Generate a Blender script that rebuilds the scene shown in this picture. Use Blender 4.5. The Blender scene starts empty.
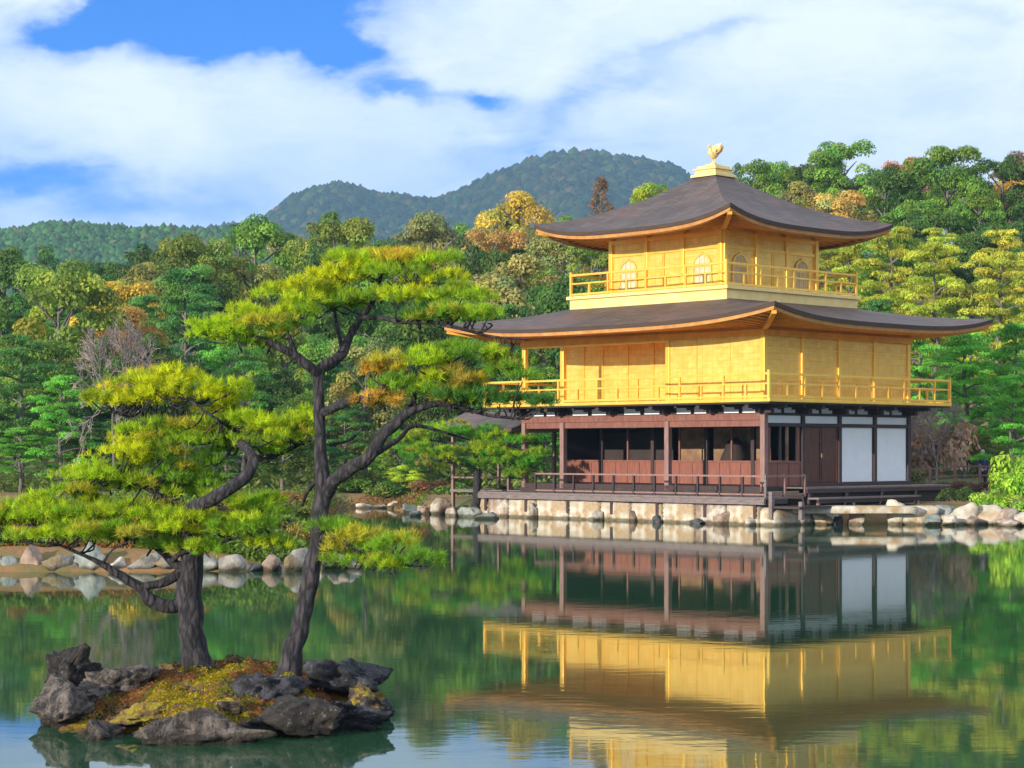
import bpy, bmesh, math, random
import numpy as np
from mathutils import Vector, Matrix, noise
R = math.radians
rng = np.random.default_rng(7)
random.seed(7)
sc = bpy.context.scene
COL = sc.collection

# ------------------------------------------------------------------ camera
F = 2012.0          # focal length in pixels of a 1024 wide picture
CX, HY = 512.0, 450.26
CAMZ = 2.613
WZ = 0.08           # water level
cam = bpy.data.objects.new('camera', bpy.data.cameras.new('camera'))
COL.objects.link(cam)
cam.location = (0, 0, CAMZ)
cam.rotation_euler = (R(90), 0, 0)
cam.data.sensor_width = 36.0
cam.data.lens = 36.0 * F / 1024.0
cam.data.shift_y = (HY - 384.0) / 1024.0
cam.data.clip_start = 0.1
cam.data.clip_end = 9000
sc.camera = cam

# ------------------------------------------------------------------ sun, sky
SUN_EL = R(12.5)
SUN_FROM = Vector((-0.69, -0.724, 0)).normalized()
sun = bpy.data.objects.new('sun', bpy.data.lights.new('sun', 'SUN'))
COL.objects.link(sun)
d = Vector((SUN_FROM.x * math.cos(SUN_EL), SUN_FROM.y * math.cos(SUN_EL), math.sin(SUN_EL)))
sun.rotation_euler = d.to_track_quat('Z', 'Y').to_euler()
sun.data.energy = 5.0
sun.data.angle = R(0.55)
sun.data.color = (1.0, 0.90, 0.74)

class NT:
    """small helper to wire shader nodes"""
    def __init__(s, tree):
        s.t = tree; s.n = tree.nodes; s.l = tree.links
    def node(s, typ, **kw):
        n = s.n.new(typ)
        for k, v in kw.items(): setattr(n, k, v)
        return n
    def put(s, sock, v):
        if hasattr(v, 'is_output') or isinstance(v, bpy.types.NodeSocket): s.l.new(v, sock)
        elif v is not None: sock.default_value = v
    def m(s, op, a, b=None, c=None, clamp=False):
        n = s.node('ShaderNodeMath', operation=op, use_clamp=clamp)
        s.put(n.inputs[0], a)
        if b is not None: s.put(n.inputs[1], b)
        if c is not None: s.put(n.inputs[2], c)
        return n.outputs[0]
    def mix(s, f, a, b, typ='MIX'):
        n = s.node('ShaderNodeMix', data_type='RGBA', blend_type=typ)
        s.put(n.inputs[0], f)
        s.put(n.inputs[6], (*a, 1) if isinstance(a, tuple) and len(a) == 3 else a)
        s.put(n.inputs[7], (*b, 1) if isinstance(b, tuple) and len(b) == 3 else b)
        return n.outputs[2]
    def noise(s, vec, scale, detail=4, rough=0.55, dist=0.0):
        n = s.node('ShaderNodeTexNoise')
        s.put(n.inputs['Vector'], vec)
        n.inputs['Scale'].default_value = scale; n.inputs['Detail'].default_value = detail
        n.inputs['Roughness'].default_value = rough; n.inputs['Distortion'].default_value = dist
        return n.outputs[0]
    def ramp(s, f, *stops):
        n = s.node('ShaderNodeValToRGB')
        e = n.color_ramp.elements
        while len(e) < len(stops): e.new(0.5)
        for el, (p, c) in zip(e, stops):
            el.position = p; el.color = (c, c, c, 1) if isinstance(c, (int, float)) else (*c, 1)
        s.put(n.inputs[0], f)
        return n.outputs[0]
    def comb(s, x, y, z=0.0):
        n = s.node('ShaderNodeCombineXYZ')
        s.put(n.inputs[0], x); s.put(n.inputs[1], y); s.put(n.inputs[2], z)
        return n.outputs[0]

world = bpy.data.worlds.new('World'); sc.world = world
world.use_nodes = True
w = NT(world.node_tree); w.n.clear()
tc = w.node('ShaderNodeTexCoord').outputs['Generated']
nrm = w.node('ShaderNodeVectorMath', operation='NORMALIZE'); w.l.new(tc, nrm.inputs[0])
sep = w.node('ShaderNodeSeparateXYZ'); w.l.new(nrm.outputs[0], sep.inputs[0])
sx, sy, sz = sep.outputs
sky = w.node('ShaderNodeTexSky', sky_type='NISHITA')
sky.sun_disc = False
sky.sun_elevation = SUN_EL
sky.sun_rotation = math.atan2(SUN_FROM.x, SUN_FROM.y)
sky.air_density = 1.0; sky.dust_density = 0.3; sky.ozone_density = 2.0
# low part of the sky takes its colour from higher up, which is the deep polarised blue of the place
hz = w.m('MULTIPLY_ADD', w.m('ABSOLUTE', sz), 1.6, 0.42)
w.l.new(w.comb(sx, sy, hz), sky.inputs[0])
az = w.m('ARCTAN2', sx, sy)               # azimuth (rad) from +Y
el = w.m('ARCSINE', sz)
U = w.m('MULTIPLY', az, 2.0)               # units: about 1000 px
V = w.m('MULTIPLY', el, 2.0)
def gb(cx, cy, rx, ry, amp, tilt=0.0):
    """soft bump in azimuth/elevation, given in thousandths (camera-free: fixed in the sky)"""
    cx = (cx - 512) / 1006.0; cy = (HY - cy) / 1006.0; rx /= 1006.0; ry /= 1006.0
    a = w.m('SUBTRACT', Uw, cx); b = w.m('SUBTRACT', Vw, cy)
    ct, st = math.cos(tilt), math.sin(tilt)
    p = w.m('DIVIDE', w.m('ADD', w.m('MULTIPLY', a, ct), w.m('MULTIPLY', b, st)), rx)
    q = w.m('DIVIDE', w.m('SUBTRACT', w.m('MULTIPLY', b, ct), w.m('MULTIPLY', a, st)), ry)
    r2 = w.m('ADD', w.m('MULTIPLY', p, p), w.m('MULTIPLY', q, q))
    return w.m('MULTIPLY', w.m('EXPONENT', w.m('MULTIPLY', r2, -1.0)), amp)
# warp for ragged edges
wn = w.node('ShaderNodeTexNoise'); wn.inputs['Scale'].default_value = 7.0; wn.inputs['Detail'].default_value = 5
wn.inputs['Roughness'].default_value = 0.6
w.l.new(w.comb(U, w.m('MULTIPLY', V, 1.6), 3.1), wn.inputs['Vector'])
ws = w.node('ShaderNodeSeparateColor'); w.l.new(wn.outputs['Color'], ws.inputs[0])
Uw = w.m('ADD', U, w.m('MULTIPLY', w.m('SUBTRACT', ws.outputs[0], 0.5), 0.16))
Vw = w.m('ADD', V, w.m('MULTIPLY', w.m('SUBTRACT', ws.outputs[1], 0.5), 0.09))
hole = None
for g in ((235, 18, 150, 46, 2.0, 0.05), (322, 52, 64, 24, 0.9, -0.5), (95, 45, 60, 18, 0.6, 0.2),
          (400, 102, 80, 13, 0.62, -0.12), (590, 100, 120, 22, 0.62, 0.42), (730, 42, 110, 9, 0.35, 0.1),
          (487, 108, 26, 13, 0.7, 0.0), (560, 150, 150, 24, 0.35, 0.1),
          (20, 188, 120, 26, 1.05, 0.0), (190, 205, 150, 22, 0.5, 0.1), (960, 35, 60, 9, 0.3, -0.1),
          (60, 5, 70, 12, -0.6, 0.0), (560, 10, 200, 40, -0.3, 0), (-330, 60, 260, 60, 0.9, 0.1), (1500, 80, 240, 60, 0.8, 0.1)):
    b = gb(*g)
    hole = b if hole is None else w.m('ADD', hole, b)
# higher sky: broken cloud everywhere
hn = w.noise(w.comb(w.m('MULTIPLY', sx, 2.2), w.m('MULTIPLY', sy, 2.2), w.m('MULTIPLY', sz, 3.5)), 1.6, 6, 0.6, 0.4)
hi = w.m('MULTIPLY', w.m('SUBTRACT', hn, 0.52, clamp=False), 3.0)
up = w.ramp(sz, (0.22, 0.0), (0.40, 1.0))
hole = w.m('ADD', hole, w.m('MULTIPLY', hi, up))
wisp = w.noise(w.comb(w.m('MULTIPLY', U, 1.0), w.m('MULTIPLY', V, 2.8), 1.0), 9.0, 8, 0.62, 0.6)
wisp2 = w.noise(w.comb(w.m('ADD', U, w.m('MULTIPLY', V, -0.9)), w.m('MULTIPLY', V, 3.0), 5.0), 3.6, 7, 0.55, 0.3)
hole = w.m('ADD', hole, w.m('MULTIPLY', w.m('SUBTRACT', wisp, 0.5), 0.95))
hole = w.m('ADD', hole, w.m('MULTIPLY', w.m('SUBTRACT', wisp2, 0.45), 0.70))
cover = w.ramp(hole, (0.0, 1.0), (0.28, 0.86), (0.60, 0.52), (0.88, 0.10), (1.0, 0.0))
# cloud tone: white tops, blue-lavender shaded bellies low down
bel = w.noise(w.comb(w.m('MULTIPLY', U, 1.2), w.m('MULTIPLY', V, 3.0), 8.0), 3.4, 6, 0.55, 0.5)
low = w.ramp(w.m('ADD', V, w.m('MULTIPLY', w.m('SUBTRACT', bel, 0.5), 0.34)), (0.18, 1.0), (0.34, 0.0))
cloudc = w.mix(w.m('MULTIPLY', low, 0.75), (7.0, 7.5, 8.1), (3.1, 4.5, 6.9))
cn = w.noise(w.comb(w.m('MULTIPLY', Uw, 1.0), w.m('MULTIPLY', Vw, 2.2), 4.0), 6.5, 9, 0.62, 0.35)
cloudc = w.mix(w.ramp(cn, (0.40, 0.0), (0.66, 0.55)), cloudc, (4.6, 5.7, 7.6))
blue = w.mix(1.0, sky.outputs[0], (0.0, 1.62, 3.9), 'MULTIPLY')
skyc = w.mix(cover, blue, cloudc)
# below the horizon: dull green-grey land
skyc = w.mix(w.ramp(sz, (0.0, 1.0), (0.004, 0.0)), skyc, (0.5, 0.6, 0.4))
bg = w.node('ShaderNodeBackground'); w.l.new(skyc, bg.inputs[0]); bg.inputs[1].default_value = 0.1
wo = w.node('ShaderNodeOutputWorld'); w.l.new(bg.outputs[0], wo.inputs[0])

sc.view_settings.view_transform = 'Standard'
sc.view_settings.look = 'None'
sc.view_settings.exposure = 0.62
sc.view_settings.gamma = 1.0
sc.view_settings.use_curve_mapping = False
sc.cycles.max_bounces = 8
sc.cycles.diffuse_bounces = 3
sc.cycles.glossy_bounces = 3
sc.cycles.transparent_max_bounces = 8
sc.cycles.volume_bounces = 0
sc.cycles.sample_clamp_indirect = 6.0

# ------------------------------------------------------------------ materials
def material(name):
    m = bpy.data.materials.new(name); m.use_nodes = True
    t = NT(m.node_tree); t.n.clear()
    p = t.node('ShaderNodeBsdfPrincipled'); o = t.node('ShaderNodeOutputMaterial')
    t.l.new(p.outputs[0], o.inputs[0])
    t.p, t.o = p, o
    return m, t

def mat_mottled(name, c1, c2, scale=3.0, rough=0.7, bump=0.3, metallic=0.0, stretch=(1, 1, 1), bdist=0.02, spec=0.4, c3=None, detail=6):
    m, t = material(name)
    co = t.node('ShaderNodeTexCoord').outputs['Object']
    mp = t.node('ShaderNodeMapping'); t.l.new(co, mp.inputs[0]); mp.inputs['Scale'].default_value = stretch
    n = t.noise(mp.outputs[0], scale, detail, 0.6)
    c = t.mix(t.ramp(n, (0.35, 0.0), (0.65, 1.0)), c1, c2)
    if c3:
        n3 = t.noise(mp.outputs[0], scale * 0.37, 5, 0.65)
        c = t.mix(t.ramp(n3, (0.52, 0.0), (0.62, 1.0)), c, c3)
    t.l.new(c, t.p.inputs['Base Color'])
    t.p.inputs['Roughness'].default_value = rough
    t.p.inputs['Metallic'].default_value = metallic
    t.p.inputs['Specular IOR Level'].default_value = spec
    if bump:
        b = t.node('ShaderNodeBump'); b.inputs['Strength'].default_value = bump; b.inputs['Distance'].default_value = bdist
        t.l.new(t.noise(mp.outputs[0], scale * 2.5, 6, 0.6), b.inputs['Height']); t.l.new(b.outputs[0], t.p.inputs['Normal'])
    return m

GOLD = mat_mottled('gold_leaf', (0.96, 0.63, 0.12), (0.88, 0.52, 0.07), 1.6, 0.36, 0.12, 0.45, (1, 1, 0.5))
GOLDP = mat_mottled('gold_panel', (0.97, 0.69, 0.19), (0.89, 0.55, 0.10), 2.3, 0.38, 0.15, 0.42, (1, 1, 3.0))
def leaf_squares(m):
    """faint seams and tone steps of the square gold leaves"""
    t = NT(m.node_tree); p = [q for q in t.n if q.type == 'BSDF_PRINCIPLED'][0]
    base = p.inputs['Base Color'].links[0].from_socket
    s = t.node('ShaderNodeSeparateXYZ'); t.l.new(t.node('ShaderNodeTexCoord').outputs['Object'], s.inputs[0])
    b = t.node('ShaderNodeTexBrick'); t.l.new(t.comb(t.m('ADD', s.outputs[0], s.outputs[1]), s.outputs[2]), b.inputs['Vector'])
    b.offset = 0.0; b.inputs['Scale'].default_value = 1.0; b.inputs['Brick Width'].default_value = 0.23; b.inputs['Row Height'].default_value = 0.23
    b.inputs['Mortar Size'].default_value = 0.006; b.inputs['Color1'].default_value = (1, 1, 1, 1); b.inputs['Color2'].default_value = (0.86, 0.82, 0.74, 1); b.inputs['Mortar'].default_value = (0.72, 0.62, 0.48, 1)
    c = t.mix(0.8, base, b.outputs['Color'], 'MULTIPLY'); t.l.new(c, p.inputs['Base Color'])
leaf_squares(GOLDP)
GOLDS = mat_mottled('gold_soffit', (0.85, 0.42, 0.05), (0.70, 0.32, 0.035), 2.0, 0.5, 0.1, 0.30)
GOLDPALE = mat_mottled('pale_gold', (0.88, 0.68, 0.30), (0.80, 0.57, 0.20), 2.0, 0.45, 0.1, 0.3)
PANE = mat_mottled('window_paper', (0.62, 0.56, 0.42), (0.50, 0.43, 0.32), 3.0, 0.7, 0.0)
ROOFM, t = material('cedar_shingles')
co = t.node('ShaderNodeTexCoord').outputs['Object']
wv = t.node('ShaderNodeTexWave', wave_type='BANDS', bands_direction='Z'); t.l.new(co, wv.inputs[0])
wv.inputs['Scale'].default_value = 3.2; wv.inputs['Distortion'].default_value = 1.2; wv.inputs['Detail'].default_value = 3
n1 = t.noise(co, 1.1, 6, 0.65); n2 = t.noise(co, 14.0, 4, 0.7)
c = t.mix(t.ramp(n1, (0.35, 0.0), (0.65, 1.0)), (0.085, 0.060, 0.056), (0.19, 0.148, 0.14))
geo_ = t.node('ShaderNodeNewGeometry'); 
mpa = t.node('ShaderNodeMapping'); t.l.new(co, mpa.inputs[0]); mpa.inputs['Scale'].default_value = (9, 0.9, 0.9)
mpb = t.node('ShaderNodeMapping'); t.l.new(co, mpb.inputs[0]); mpb.inputs['Scale'].default_value = (0.9, 9, 0.9)
sa, sb_ = t.noise(mpa.outputs[0], 1.0, 5, 0.65), t.noise(mpb.outputs[0], 1.0, 5, 0.65)
st_ = t.m('MULTIPLY', sa, sb_)
c = t.mix(t.ramp(st_, (0.14, 0.9), (0.34, 0.0)), c, (0.05, 0.036, 0.036))
c = t.mix(t.m('MULTIPLY', n2, 0.45), c, (0.05, 0.034, 0.032))
wv2 = t.node('ShaderNodeTexWave', wave_type='BANDS', bands_direction='Z'); t.l.new(co, wv2.inputs[0])
wv2.inputs['Scale'].default_value = 4.5; wv2.inputs['Distortion'].default_value = 0.8; wv2.inputs['Detail'].default_value = 4; wv2.inputs['Detail Scale'].default_value = 3.0
c = t.mix(t.ramp(wv2.outputs[0], (0.15, 0.55), (0.55, 0.0)), c, (0.035, 0.024, 0.022))
c = t.mix(t.ramp(t.noise(co, 0.5, 5, 0.6), (0.50, 0.0), (0.70, 0.6)), c, (0.17, 0.08, 0.07))
t.l.new(c, t.p.inputs['Base Color']); t.p.inputs['Roughness'].default_value = 0.62
b = t.node('ShaderNodeBump'); b.inputs['Strength'].default_value = 0.6; b.inputs['Distance'].default_value = 0.03
t.l.new(t.m('ADD', wv.outputs[0], t.m('MULTIPLY', n2, 0.8)), b.inputs['Height']); t.l.new(b.outputs[0], t.p.inputs['Normal'])
ROOFEDGE = mat_mottled('roof_edge', (0.045, 0.028, 0.02), (0.075, 0.045, 0.03), 4, 0.7, 0.3, 0, (0.5, 0.5, 8))
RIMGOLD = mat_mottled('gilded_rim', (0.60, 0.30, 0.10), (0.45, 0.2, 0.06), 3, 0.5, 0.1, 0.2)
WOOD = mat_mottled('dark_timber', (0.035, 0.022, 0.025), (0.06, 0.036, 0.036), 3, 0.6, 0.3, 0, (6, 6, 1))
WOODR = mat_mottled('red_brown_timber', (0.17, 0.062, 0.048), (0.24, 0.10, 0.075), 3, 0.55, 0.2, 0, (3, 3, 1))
WOODP = mat_mottled('red_brown_boards', (0.19, 0.065, 0.045), (0.27, 0.10, 0.07), 3, 0.5, 0.2, 0, (7, 7, 0.6))
WOODPOST = mat_mottled('weathered_post', (0.20, 0.11, 0.10), (0.28, 0.17, 0.15), 4, 0.6, 0.2, 0, (3, 3, 0.6))
DOORW = mat_mottled('door_boards', (0.075, 0.022, 0.016), (0.13, 0.045, 0.03), 3, 0.5, 0.2, 0, (6, 6, 0.5))
DECKW = mat_mottled('grey_deck', (0.13, 0.10, 0.10), (0.21, 0.17, 0.165), 3, 0.7, 0.3, 0, (1, 1, 6))
PLASTER = mat_mottled('white_plaster', (0.86, 0.88, 0.93), (0.80, 0.82, 0.87), 2, 0.8, 0.05)
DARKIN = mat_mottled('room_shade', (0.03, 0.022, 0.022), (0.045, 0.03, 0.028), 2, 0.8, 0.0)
SCREEN = mat_mottled('painted_screen', (0.30, 0.18, 0.09), (0.14, 0.07, 0.04), 1.3, 0.6, 0.0, 0, (1, 1, 1.5), c3=(0.36, 0.26, 0.15))
STONEW = mat_mottled('pale_stone', (0.60, 0.55, 0.46), (0.40, 0.34, 0.27), 2.6, 0.8, 0.8, 0, bdist=0.06, c3=(0.36, 0.25, 0.14))
STONEB = mat_mottled('bank_stone', (0.36, 0.34, 0.30), (0.16, 0.145, 0.125), 3.4, 0.85, 0.9, 0, bdist=0.07, c3=(0.20, 0.15, 0.08))
STONEG = mat_mottled('grey_green_stone', (0.28, 0.31, 0.285), (0.13, 0.145, 0.13), 3.0, 0.8, 0.9, 0, bdist=0.05, c3=(0.42, 0.40, 0.34))
STONET = mat_mottled('tan_stone', (0.38, 0.28, 0.215), (0.19, 0.13, 0.10), 3.0, 0.8, 0.9, 0, bdist=0.05, c3=(0.48, 0.44, 0.38))
STONED = mat_mottled('dark_stone', (0.085, 0.085, 0.09), (0.045, 0.045, 0.05), 3, 0.75, 0.7, 0, bdist=0.05, c3=(0.15, 0.14, 0.13))
def wet_foot(m, top=0.17):
    """damp, algae-dark band where the stone meets the water"""
    t = NT(m.node_tree); p = [q for q in t.n if q.type == 'BSDF_PRINCIPLED'][0]
    base = p.inputs['Base Color'].links[0].from_socket; pos = t.node('ShaderNodeNewGeometry').outputs['Position']
    s = t.node('ShaderNodeSeparateXYZ'); t.l.new(pos, s.inputs[0])
    zz = t.m('ADD', s.outputs[2], t.m('MULTIPLY', t.m('SUBTRACT', t.noise(pos, 3.0, 4, 0.6), 0.5), 0.16))
    c = t.mix(t.ramp(zz, (top - 0.03, 1.0), (top + 0.05, 0.0)), base, t.mix(0.85, base, (0.13, 0.12, 0.06), 'MULTIPLY'))
    t.l.new(c, p.inputs['Base Color'])
for m_ in (STONEW, STONEB, STONEG, STONET): wet_foot(m_)
MATS = dict(b=STONEB, w=STONEW, g=STONEG, t=STONET, d=STONED)

def mat_island_rock(name, c1, c2, moss, mossamt):
    m, t = material(name)
    co = t.node('ShaderNodeTexCoord').outputs['Object']
    geo = t.node('ShaderNodeNewGeometry')
    n = t.noise(co, 6.0, 8, 0.68, 0.5)
    v = t.node('ShaderNodeTexVoronoi', feature='DISTANCE_TO_EDGE'); t.l.new(co, v.inputs['Vector']); v.inputs['Scale'].default_value = 3.5
    c = t.mix(t.ramp(n, (0.42, 0.0), (0.58, 1.0)), c1, c2)  # tone contrast and black flecks put highlights and crevice shade into the colour
    c = t.mix(t.ramp(t.noise(co, 14.0, 6, 0.75, 0.8), (0.36, 0.85), (0.47, 0.0)), c, (0.012, 0.010, 0.010))
    c = t.mix(t.ramp(t.noise(co, 22.0, 3, 0.6), (0.58, 0.0), (0.70, 0.45)), c, (0.30, 0.29, 0.26))
    s = t.node('ShaderNodeSeparateXYZ'); t.l.new(geo.outputs['Normal'], s.inputs[0])
    mm = t.m('ADD', t.m('MULTIPLY', s.outputs[2], 0.6), t.noise(co, 3.2, 6, 0.65))
    msk = t.ramp(mm, (1.02 - mossamt, 0.0), (1.12 - mossamt, 1.0))
    mc = t.mix(t.ramp(t.noise(co, 9, 4, 0.6), (0.4, 0.0), (0.6, 1.0)), moss, (0.17, 0.09, 0.03))
    t.l.new(t.mix(msk, c, mc), t.p.inputs['Base Color'])
    t.p.inputs['Roughness'].default_value = 0.8
    b = t.node('ShaderNodeBump'); b.inputs['Strength'].default_value = 1.0; b.inputs['Distance'].default_value = 0.09
    t.l.new(t.m('ADD', n, t.m('MULTIPLY', t.noise(co, 30.0, 4, 0.7), 0.5)), b.inputs['Height']); t.l.new(b.outputs[0], t.p.inputs['Normal'])
    return m
IR_DARK = mat_island_rock('dark_island_rock', (0.014, 0.014, 0.018), (0.07, 0.07, 0.088), (0.10, 0.09, 0.02), 0.0)
IR_BLACK = mat_island_rock('black_brown_rock', (0.014, 0.011, 0.010), (0.05, 0.036, 0.03), (0.05, 0.04, 0.02), -0.1)
IR_GREY = mat_island_rock('grey_island_rock', (0.03, 0.022, 0.020), (0.19, 0.155, 0.135), (0.12, 0.10, 0.02), 0.02)
IR_MOSS = mat_island_rock('mossy_island_rock', (0.04, 0.035, 0.035), (0.10, 0.08, 0.07), (0.40, 0.30, 0.01), 0.30)
IR_BROWN = mat_island_rock('brown_island_rock', (0.06, 0.035, 0.03), (0.16, 0.10, 0.075), (0.24, 0.15, 0.02), 0.06)

for m_ in (IR_DARK, IR_BLACK, IR_GREY, IR_MOSS, IR_BROWN): wet_foot(m_, 0.14)
def mat_bark(name, c1, c2, sc_=1.0):
    m, t = material(name)
    co = t.node('ShaderNodeTexCoord').outputs['Object']
    mp = t.node('ShaderNodeMapping'); t.l.new(co, mp.inputs[0]); mp.inputs['Scale'].default_value = (3, 3, 1)
    v = t.node('ShaderNodeTexVoronoi', feature='DISTANCE_TO_EDGE'); t.l.new(mp.outputs[0], v.inputs['Vector']); v.inputs['Scale'].default_value = 5.0 * sc_
    n = t.noise(mp.outputs[0], 7 * sc_, 6, 0.65)
    cr = t.ramp(t.m('ADD', v.outputs['Distance'], t.m('MULTIPLY', t.m('SUBTRACT', n, 0.5), 0.5)), (0.0, 0.35), (0.30, 1.0))
    fine = t.noise(mp.outputs[0], 26 * sc_, 4, 0.7)
    c = t.mix(t.ramp(t.m('MULTIPLY', cr, t.m('ADD', t.m('MULTIPLY', n, 0.7), t.m('MULTIPLY', fine, 0.45))), (0.15, 0.0), (0.75, 1.0)), c1, c2)
    t.l.new(c, t.p.inputs['Base Color']); t.p.inputs['Roughness'].default_value = 0.85
    b = t.node('ShaderNodeBump'); b.inputs['Strength'].default_value = 0.9; b.inputs['Distance'].default_value = 0.02
    t.l.new(t.m('ADD', cr, n), b.inputs['Height']); t.l.new(b.outputs[0], t.p.inputs['Normal'])
    return m
BARK = mat_bark('pine_bark', (0.005, 0.005, 0.008), (0.07, 0.06, 0.07))
BARKG = mat_bark('grey_bark', (0.09, 0.075, 0.07), (0.26, 0.23, 0.21), 0.4)
TWIGM = mat_mottled('bare_twigs', (0.30, 0.24, 0.235), (0.22, 0.17, 0.165), 2.0, 0.8, 0.0)

# foliage: colour comes from the tree's own leaf colour times a per-leaf tint
FOL = bpy.data.materials.new('foliage'); FOL.use_nodes = True
t = NT(FOL.node_tree); t.n.clear()
oi = t.node('ShaderNodeObjectInfo'); at = t.node('ShaderNodeAttribute'); at.attribute_name = 'tint'
lc = t.mix(1.0, oi.outputs['Color'], at.outputs['Color'], 'MULTIPLY')
p = t.node('ShaderNodeBsdfPrincipled'); t.l.new(lc, p.inputs['Base Color']); p.inputs['Roughness'].default_value = 0.55
p.inputs['Specular IOR Level'].default_value = 0.25
tr = t.node('ShaderNodeBsdfTranslucent'); t.l.new(t.mix(1.0, lc, (1.1, 1.25, 0.5), 'MULTIPLY'), tr.inputs[0])
mx = t.node('ShaderNodeMixShader'); mx.inputs[0].default_value = 0.38
t.l.new(p.outputs[0], mx.inputs[1]); t.l.new(tr.outputs[0], mx.inputs[2])
o = t.node('ShaderNodeOutputMaterial'); t.l.new(mx.outputs[0], o.inputs[0])

# water
WATER, t = material('pond_water')
geo = t.node('ShaderNodeNewGeometry')
n1 = t.noise(geo.outputs['Position'], 1.3, 3, 0.5)
mp = t.node('ShaderNodeMapping'); t.l.new(geo.outputs['Position'], mp.inputs[0]); mp.inputs['Scale'].default_value = (0.35, 1.0, 1)
n2 = t.noise(mp.outputs[0], 5.0, 3, 0.55, 0.3)
calm = t.ramp(t.noise(geo.outputs['Position'], 0.09, 3, 0.5), (0.40, 0.35), (0.65, 1.0))
b = t.node('ShaderNodeBump'); b.inputs['Strength'].default_value = 1.0; b.inputs['Distance'].default_value = 0.0015
t.l.new(t.m('MULTIPLY', t.m('ADD', n1, t.m('MULTIPLY', n2, 0.6)), calm), b.inputs['Height'])
t.l.new(b.outputs[0], t.p.inputs['Normal'])
t.p.inputs['Base Color'].default_value = (0.022, 0.070, 0.034, 1)
t.p.inputs['Roughness'].default_value = 0.03
t.p.inputs['IOR'].default_value = 1.5
t.p.inputs['Specular IOR Level'].default_value = 0.5

# ------------------------------------------------------------------ object helpers
def tag(o, label=None, cat=None, group=None, kind=None):
    if label: o['label'] = label
    if cat: o['category'] = cat
    if group: o['group'] = group
    if kind: o['kind'] = kind
    return o
def empty(name, loc=(0, 0, 0), rz=0.0):
    o = bpy.data.objects.new(name, None); COL.objects.link(o)
    o.location = loc; o.rotation_euler = (0, 0, rz); o.empty_display_size = 0.3
    return o
def link(name, me, mat, parent=None, smooth=False):
    if mat is not None and not me.materials: me.materials.append(mat)
    if smooth: me.polygons.foreach_set('use_smooth', [True] * len(me.polygons))
    o = bpy.data.objects.new(name, me); COL.objects.link(o)
    if parent is not None: o.parent = parent
    return o
class MB:
    """collects shapes into ONE mesh"""
    def __init__(s): s.v = []; s.f = []
    def add(s, vs, fs):
        k = len(s.v); s.v += [tuple(v) for v in vs]; s.f += [tuple(i + k for i in f) for f in fs]; return s
    def box(s, x0, x1, y0, y1, z0, z1):
        vs = [(x, y, z) for z in (z0, z1) for y in (y0, y1) for x in (x0, x1)]
        return s.add(vs, [(0, 2, 3, 1), (4, 5, 7, 6), (0, 1, 5, 4), (2, 6, 7, 3), (0, 4, 6, 2), (1, 3, 7, 5)])
    def bar(s, a, b, wx, wz):
        """rectangular bar between two points"""
        a = Vector(a); b = Vector(b); d = (b - a).normalized()
        up = Vector((0, 0, 1)) if abs(d.z) < 0.95 else Vector((0, 1, 0))
        sd = d.cross(up).normalized(); up = sd.cross(d)
        vs = [p + sd * (i * wx / 2) + up * (j * wz / 2) for p in (a, b) for j in (-1, 1) for i in (-1, 1)]
        return s.add(vs, [(0, 1, 3, 2), (4, 6, 7, 5), (0, 4, 5, 1), (2, 3, 7, 6), (0, 2, 6, 4), (1, 5, 7, 3)])
    def tube(s, pts, rad, n=8, jit=0.0, cap=True):
        pts = [Vector(p) for p in pts]; k0 = len(s.v); vs = []; fs = []
        prev = None
        for i, p in enumerate(pts):
            d = (pts[min(i + 1, len(pts) - 1)] - pts[max(i - 1, 0)])
            d = d.normalized() if d.length > 1e-9 else Vector((0, 0, 1))
            if prev is None: a = d.orthogonal().normalized()
            else: a = (prev - d * prev.dot(d)).normalized()
            prev = a; b = d.cross(a)
            for j in range(n):
                an = 2 * math.pi * j / n
                r = rad[i]
                if jit: r *= 1 + jit * noise.noise(p * (0.9 / max(r, .02) * .25) + Vector((math.cos(an), math.sin(an), 0)) * 1.3)
                vs.append(p + (a * math.cos(an) + b * math.sin(an)) * r)
        for i in range(len(pts) - 1):
            for j in range(n):
                fs.append((i * n + j, i * n + (j + 1) % n, (i + 1) * n + (j + 1) % n, (i + 1) * n + j))
        if cap:
            fs.append(tuple(range(n))[::-1]); fs.append(tuple(range((len(pts) - 1) * n, len(pts) * n)))
        return s.add(vs, fs)
    def build(s, name, mat, parent=None, smooth=False, bevel=0.0):
        me = bpy.data.meshes.new(name); me.from_pydata(s.v, [], s.f); me.update()
        o = link(name, me, mat, parent, smooth)
        if bevel:
            b = o.modifiers.new('bevel', 'BEVEL'); b.width = bevel; b.segments = 2; b.limit_method = 'ANGLE'
        return o
def smoothline(pts, per=6):
    """Catmull-Rom through points with a radius as the fourth number"""
    P = [np.array(p, float) for p in pts]; P = [2 * P[0] - P[1]] + P + [2 * P[-1] - P[-2]]
    out = []
    for i in range(1, len(P) - 2):
        for k in range(per):
            t_ = k / per; a, b, c, d_ = P[i - 1], P[i], P[i + 1], P[i + 2]
            out.append(0.5 * (2 * b + (c - a) * t_ + (2 * a - 5 * b + 4 * c - d_) * t_ ** 2 + (3 * b - a - 3 * c + d_) * t_ ** 3))
    out.append(P[-2]); return out
def pw(px, py, Y):
    """the place at distance Y seen at a given spot of the photograph (used to survey positions)"""
    return ((px - CX) * Y / F, Y, CAMZ + (HY - py) * Y / F)
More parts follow.
